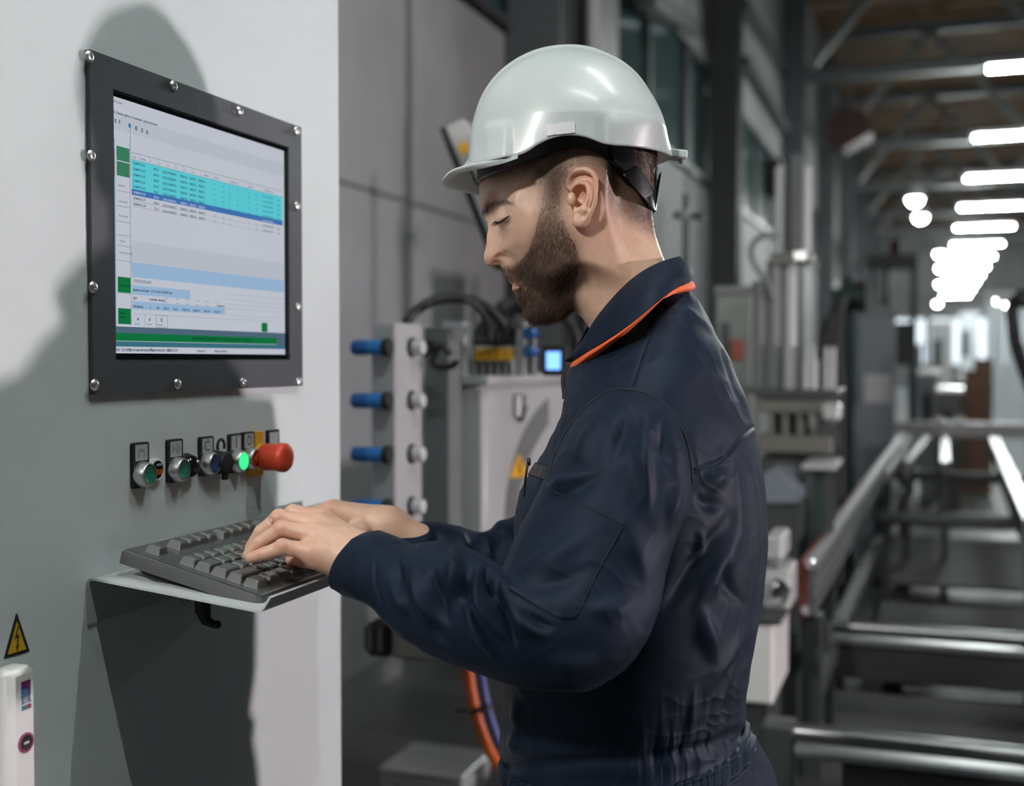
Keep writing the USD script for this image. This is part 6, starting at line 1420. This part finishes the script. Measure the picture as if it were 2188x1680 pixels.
# roll at the top and a stand going down inside
stand = [Ct - out_[0]*(.0022+.004*k/4) - np.array([0, .030*k/4, 0]) for k in range(1, 5)]
shell_ = np.concatenate([inn[::-1][:-1], leaf[:0], leaf], 0) if False else np.concatenate([np.array(stand)[::-1], leaf[:1]-out_[:1]*.001+np.array([0, .001, 0]), leaf, leaf[-1:]-out_[-1:]*.0011-np.array([0, .0008, 0]), inn[::-1][:-2]], 0)
cm_ = grid_mesh(head_world(shell_), closed=False)
col = part(cv, 'collar', cm_, 'navy_twill', True)
drop = np.interp(np.linspace(0, 1, NCt), [0, .08, .3, .5, .62, .75, .9, 1], [19, 20, 12, 4, 2, 9, 20, 18])*.00050
drop = np.r_[drop, drop[::-1][1:]]
ed = Cb-out_[-1]*.0012; wob = gaussian_filter1d(np.random.default_rng(5).normal(0, 1, len(ed)), 2.0)*.0012
lin = np.array([ed+np.array([0, .004, 0])-out_[-1]*.0015, ed, ed-np.stack([0*drop, drop*.5+wob*.5, 0*drop], 1)+out_[-1]*.0035, ed-np.stack([0*drop, drop+wob, 0*drop], 1)+out_[-1]*.005, ed-np.stack([0*drop, drop+.002, 0*drop], 1)-out_[-1]*.004])
part(cv, 'collar_lining', grid_mesh(head_world(lin), closed=False), 'orange_cloth', True, 'bright orange lining showing under the collar')
# --- front zip, chest pocket
zf = [(1224, 776), (1212, 790), (1204, 808), (1205, 830), (1206, 850)]
zp = np.array([un(x, y, 1.352) for x, y in smooth_line(zf, 34)])
part(cv, 'zip_tape', tube(zp+RIGHT*.006, .0065, 8), 'zip_black', True)
part(cv, 'zip_teeth', cat([box(*np.ravel(np.column_stack([p-.0016, p+.0016]))) for p in zp-RIGHT*.0008]), 'zip_black', False, kind='stuff')
PK = Polygon([(1132, 984), (1180, 1001), (1176, 1030), (1125, 1014)])
part(cv, 'pocket_zip', patch(TV, PK, .0016), 'zip_black', True, 'black zip of the chest pocket')
g = [un(1128, 990, 1.262), un(1126, 1000, 1.258), un(1122, 1030, 1.258), un(1119, 1062, 1.260)]
part(cv, 'zip_puller', cat(tube(g, .0014, 8, 12), lathe([(.0035, -.002), (.0045, 0), (.0035, .002)], un(1130, 987, 1.262), RIGHT, 14)), 'zip_black', True)
# trouser legs and shoes below the picture
hipz = TV[-1].mean(0)[2]
for s in (-1, 1):
    rows2 = np.linspace(0, 1, 24); a = np.linspace(0, 2*np.pi, 40, endpoint=False)
    q = torso_grid(np.array([18.0]))[0].mean(0); cx0 = q[0]
    zz = np.linspace(hipz+.06, .09, 24); rx = np.interp(rows2, [0, .1, .5, 1], [.120, .115, .085, .095]); ry = np.interp(rows2, [0, .1, .5, 1], [.098, .096, .080, .085])
    V = np.stack([cx0+(.012*rows2)[:, None]+rx[:, None]*np.cos(a), BY+s*np.interp(rows2, [0, 1], [.096, .105])[:, None]+ry[:, None]*np.sin(a), np.repeat(zz[:, None], 40, 1)], -1)
    part(cv, 'trouser_leg', grid_mesh(V, True, True), 'navy_twill', True)
    sx = cx0+.02
    part(BP, 'shoe', hull(np.vstack([np.array([(sx+dx, BY+s*.105+dy, z) for dx, dy, z in ((.09, -.04, 0), (.09, .04, 0), (-.20, -.035, 0), (-.20, .035, 0), (-.10, -.05, 0), (-.10, .05, 0), (.09, -.04, .05), (.09, .04, .05), (.05, -.035, .10), (.05, .035, .10), (-.05, -.035, .10), (-.05, .035, .10), (-.17, -.03, .05), (-.17, .03, .05))])])), 'rubber')

# ---------------------------------------------------------------- hard hat
MATS['hat_shell'] = usdkit.material(stage, '/World/Looks/hat_shell', {'p': ('principled_bsdf', {'base_color': (.455, .51, .51), 'roughness': .40, 'coat_weight': .25, 'coat_roughness': .16, 'subsurface_weight': .08, 'subsurface_radius': (1, .8, .6), 'subsurface_scale': .004})}, [], surface='p.BSDF')
pbr('hat_strap', (.013, .013, .014), .33)
pbr('hat_label', (.62, .64, .66), .4)
edge_near = [(1000, 341, 0), (1002, 344, 28), (1009, 348, 55), (1024, 349, 75), (1050, 345, 92), (1080, 338, 101), (1106, 330, 105), (1127, 321, 107), (1145, 309, 108), (1160, 301, 108.5), (1174, 295, 109), (1193, 290, 109), (1212, 287.5, 109), (1232, 288, 109), (1251, 291.5, 108), (1272, 299, 106), (1290, 306, 103.5), (1300, 309, 101.5), (1325, 311, 95), (1355, 313.5, 84), (1380, 317, 71), (1400, 320.5, 57), (1420, 325.5, 38), (1434, 331, 18), (1440, 334, 0)]
en = np.array([lo(x, y, c*mm) for x, y, c in edge_near]); NE = 150
en = spline(en, NE); far = en[::-1].copy()[1:-1]; far[:, 2] *= -1; edge = np.vstack([en, far]); M_ = len(edge)
# dome profile: heights with front and back
prof_f = [(1001, 333), (1003, 310), (1006, 285), (1018, 242), (1038, 201), (1063, 170), (1100, 141), (1145, 120), (1185, 111.5), (1216, 109.3)]
prof_b = [(1433, 330), (1429, 312), (1423, 288), (1411, 252), (1392, 218), (1365, 178), (1334, 149.5), (1296, 128), (1259, 113.5), (1216, 109.3)]
pf = np.array([lo(*p)[:2] for p in prof_f]); pb = np.array([lo(*p)[:2] for p in prof_b])
apex = pf[-1, 1]
def xf(y): return np.interp(y, pf[:, 1], pf[:, 0])
def xb(y): return np.interp(y, pb[:, 1], pb[:, 0])
from scipy.interpolate import make_interp_spline
sF = spline(pf, 200); sB = spline(pb, 200)
def xf(y): return np.interp(y, sF[:, 1], sF[:, 0])
def xb(y): return np.interp(y, sB[:, 1], sB[:, 0])
base = pf[2, 1]; hb_ = np.sin(np.linspace(0, np.pi/2, 60))*(apex-base)+base
full = (xb(base)-xf(base))/2
def dome_ring(y, k):
    """Ring of the dome at height y, spread as the edge is."""
    f, b = xf(y), xb(y); cx = (f+b)/2; hl = max((b-f)/2, 1e-4); hw = .1085*(np.clip(hl/full, 0, 1)**1.04)
    ph = np.arctan2(edge[:, 2]/.109, (edge[:, 0]-(edge[:, 0].min()+edge[:, 0].max())/2)/((edge[:, 0].max()-edge[:, 0].min())/2))
    c_, s_ = super_ring(ph, 2.15); return np.stack([cx+hl*c_, np.full(M_, y), hw*s_], 1)
rows_h = []
d0 = dome_ring(base, 0)
for t in np.linspace(0, 1, 16)[:-1]:
    rows_h.append(edge*(1-t)+d0*t)
for y in hb_: rows_h.append(dome_ring(min(y, apex-1e-5), 1))
HV = np.array(rows_h)
# raised central ridge, side bosses
wgt = np.clip((HV[..., 1]-base)/(apex-base)*3, 0, 1)
rid = 1/(1+np.exp((np.abs(HV[..., 2])-.026)/.0016))
HV[..., 1] += .0042*rid*wgt
hN = grid_normals(HV); HX, HY = to_px(np.dstack([HV[..., 0], HV[..., 1], np.abs(HV[..., 2])]).reshape(-1, 3)); HX, HY = HX.reshape(HV.shape[:2]), HY.reshape(HV.shape[:2])
sg = lambda v: 1/(1+np.exp(-np.clip(v, -50, 50)))
sidew = sg((np.abs(HV[..., 2])-.045)/.006)
b1_ = sg((HX-1036)/5)*sg((1089-HX)/2.6)*sg((HY-(266-(HX-1060)*.12))/3.5)
b2_ = sg((HX-1296)/3.5)*sg((1392-HX)/16)*sg((HY-(248+(HX-1300)*.05))/5)
HV = HV + hN*((.0048*b1_+.0050*b2_)*sidew)[..., None]
hc = np.array([lo(1216, 300)[0], lo(1216, 250)[1], 0])
inn_ = HV - grid_normals(HV)*.0028
outer = HV; V_ = np.concatenate([inn_[::-1], (inn_[:1]+outer[:1])/2+np.array([0, -.0008, 0]), outer], 0)
hat_m = grid_mesh(V_); 
hatT = thing('hard_hat', 'glossy white hard hat with black headband worn by the bearded person', 'hard hat', HO)
def hpart(name, mL, mat, smooth=True, label=None, parent=None):
    m_ = trimesh.Trimesh(head_world(np.asarray(mL.vertices)), mL.faces, process=False)
    return part(parent or hatT, name, m_, mat, smooth, label)
tst = trimesh.Trimesh(head_world(V_[len(inn_)+1:].reshape(-1, 3)), grid_mesh(V_[len(inn_)+1:]).faces, process=False)
flip = (tst.vertex_normals*(tst.vertices-head_world(hc[None]))).sum() < 0
if flip: hat_m.faces = hat_m.faces[:, ::-1]
hs_ = hpart('shell', hat_m, 'hat_shell')
# brim: from the shell's root forward and down to the peak
kf = [k for k in range(M_) if edge[k, 0] < lo(1108, 330)[0]]
seq = sorted(kf, key=lambda k: np.arctan2(edge[k, 2], -(edge[k, 0]-lo(1140, 340)[0])))
root = edge[seq]; pk = [(945.5, 388, 0), (947, 383, 22), (953, 374, 42), (965, 364, 60), (983, 357, 76), (1006, 351, 89), (1034, 346, 98.5), (1066, 341, 104), (1105, 331, 105.5)]
pkc = spline(np.array([lo(x, y, c*mm) for x, y, c in pk]), len(seq)//2+1); pk2 = pkc[::-1].copy(); pk2[:, 2] *= -1
peak = np.vstack([pk2, pkc[1:]]); peak = np.array([np.interp(np.linspace(0, 1, len(seq)), np.linspace(0, 1, len(peak)), peak[:, k]) for k in range(3)]).T
tt = np.linspace(0, 1, 14)[:, None, None]
endw = np.clip(np.minimum(np.linspace(0, 1, len(seq)), np.linspace(1, 0, len(seq)))/.16, 0, 1); endw = (endw*endw*(3-2*endw))[:, None]
peak = root*(1-endw)+peak*endw
br = root[None]*(1-tt)+peak[None]*tt; br[..., 1] -= (.0045*np.sin(np.pi*tt))[..., 0]*np.ones(len(seq))[None]
br[..., 1] += .0005
lower = br - (.0004+.0022*endw)[None]*np.array([0, 1.0, 0]); loop = np.concatenate([br, (br[-1:]+lower[-1:])/2+(peak-root)[None]*.012, lower[::-1]], 0)
bm = grid_mesh(loop, closed=False)
if (np.cross(loop[1, len(seq)//2]-loop[0, len(seq)//2], loop[0, len(seq)//2+1]-loop[0, len(seq)//2])[1]) < 0: bm.faces = bm.faces
hpart('brim', bm, 'hat_shell')
# label sticker on the side
def hat_patch(poly4, off):
    g = []
    P = HV.reshape(-1, 3); ok = P[:, 2] > 0; kd4 = cKDTree(np.stack([HX.ravel()[ok], HY.ravel()[ok]], 1)); NN = grid_normals(HV).reshape(-1, 3)[ok]; P = P[ok]
    a, b, c_, d_ = [np.array(p, float) for p in poly4]; n = 14
    for i in np.linspace(0, 1, n):
        for j in np.linspace(0, 1, n):
            p = (a*(1-j)+b*j)*(1-i)+(d_*(1-j)+c_*j)*i; dd, k = kd4.query(p, k=4); w = 1/(dd+.3); w /= w.sum(); g.append((P[k]*w[:, None]).sum(0)+(NN[k]*w[:, None]).sum(0)*off)
    G = np.array(g).reshape(n, n, 3); m_ = grid_mesh(G, closed=False); return G, m_
G, m_ = hat_patch([(1168, 268), (1228, 261), (1229, 284), (1169, 291)], .0016)
G0, m0 = hat_patch([(1168, 268), (1228, 261), (1229, 284), (1169, 291)], -.0005)
ring = lambda A: np.concatenate([A[0, :-1], A[:-1, -1], A[-1, :0:-1], A[:0:-1, 0]])
sk = grid_mesh(np.array([ring(G0), ring(G)]))
hpart('side_label', cat(m_, sk), 'hat_label', 25, 'pale grey rectangular insert on the side of the shell')
# accessory catch at the back
q0 = lo(1427, 327); bx0 = box(0, .0215, -.0050, .0050, -.011, .011, .0016); bx0.apply_transform(trimesh.transformations.rotation_matrix(-.10, (0, 0, 1))); bx0.apply_translation(q0+np.array([.0005, -.0015, 0]))
hpart('rear_catch', bx0, 'hat_shell', 30)
hpart('catch_pin', lathe([(.004, 0), (.004, .003), (.0025, .0035), (.0025, .0055)], lo(1456, 340), (0, -1, 0), 18), 'hat_shell', 30)
# head band and ratchet strap
def wband(lowp, hgt, out_c, name, label=None, th=.0022, mat='hat_strap'):
    P = spline(np.array([lo(x, y, c*mm) for x, y, c in lowp]), 70); fr2 = P[::-1].copy()[1:]; fr2[:, 2] *= -1; P = np.vstack([P, fr2]); H = np.interp(np.linspace(0, 1, 70), np.linspace(0, 1, len(hgt)), hgt)*mm; H = np.r_[H, H[::-1][1:]]
    ctr = np.array([lo(1215, 350)[0], 0, 0]); o = P-ctr; o[:, 1] = 0; o /= np.linalg.norm(o, axis=1, keepdims=True)
    up_ = np.stack([0*H, H, 0*H], 1)
    g = np.array([P-o*th, P, P+o*.0008+up_*.06, P+o*.0008+up_*.94, P+up_, P+up_-o*th, P-o*th])
    return hpart(name, grid_mesh(g, closed=False), mat, 40, label)
wband([(1021, 391, 0), (1023, 388, 18), (1029, 382, 36), (1040, 376, 50), (1060, 369, 62), (1095, 356, 71), (1140, 342, 77), (1172, 329, 79), (1205, 319, 80), (1240, 317, 80.5), (1278, 329, 80), (1312, 352, 76), (1335, 368, 70)], [26, 28, 30, 32, 33, 33, 32, 32, 30, 28, 27, 30, 34], 0, 'headband')
wband([(1312, 352, 78), (1330, 362, 75), (1350, 390, 68), (1370, 414, 58), (1384, 432, 46), (1394, 446, 30), (1400, 450, 14), (1402, 451, 0)], [32, 30, 27, 26, 25, 24, 23, 22], 0, 'nape_strap')
fin = np.array([lo(x, y, c*mm) for x, y in ((1412, 367), (1408, 374), (1402, 396), (1399, 420), (1396, 449), (1401, 447), (1407, 410), (1413, 370)) for c in (-16, 16)])
hpart('ratchet_fin', hull(fin), 'hat_strap', 30)
st2 = [lo(1330, 300, 80*mm), lo(1345, 330, 76*mm), lo(1362, 352, 70*mm)]
hpart('strap_anchor', cat(*[hull(np.array([lo(x, y, (c+dc)*mm) for x, y, c in ((1305, 305, 84), (1352, 306, 82), (1360, 350, 70), (1336, 366, 74), (1312, 345, 80)) for dc in (0, 2.5)]))]), 'hat_strap', 30)
sl_ = [lo(1337, 372, 73.5*mm), lo(1352, 350, 70*mm), lo(1368, 362, 63*mm), lo(1395, 408, 44*mm), lo(1395, 415, 43*mm), lo(1376, 424, 54*mm), lo(1348, 392, 69*mm)]
hpart('slide_buckle', hull(np.array([p+np.array([0, 0, k*.002]) for p in sl_ for k in (0, 1)])), 'gloss_black', 30)
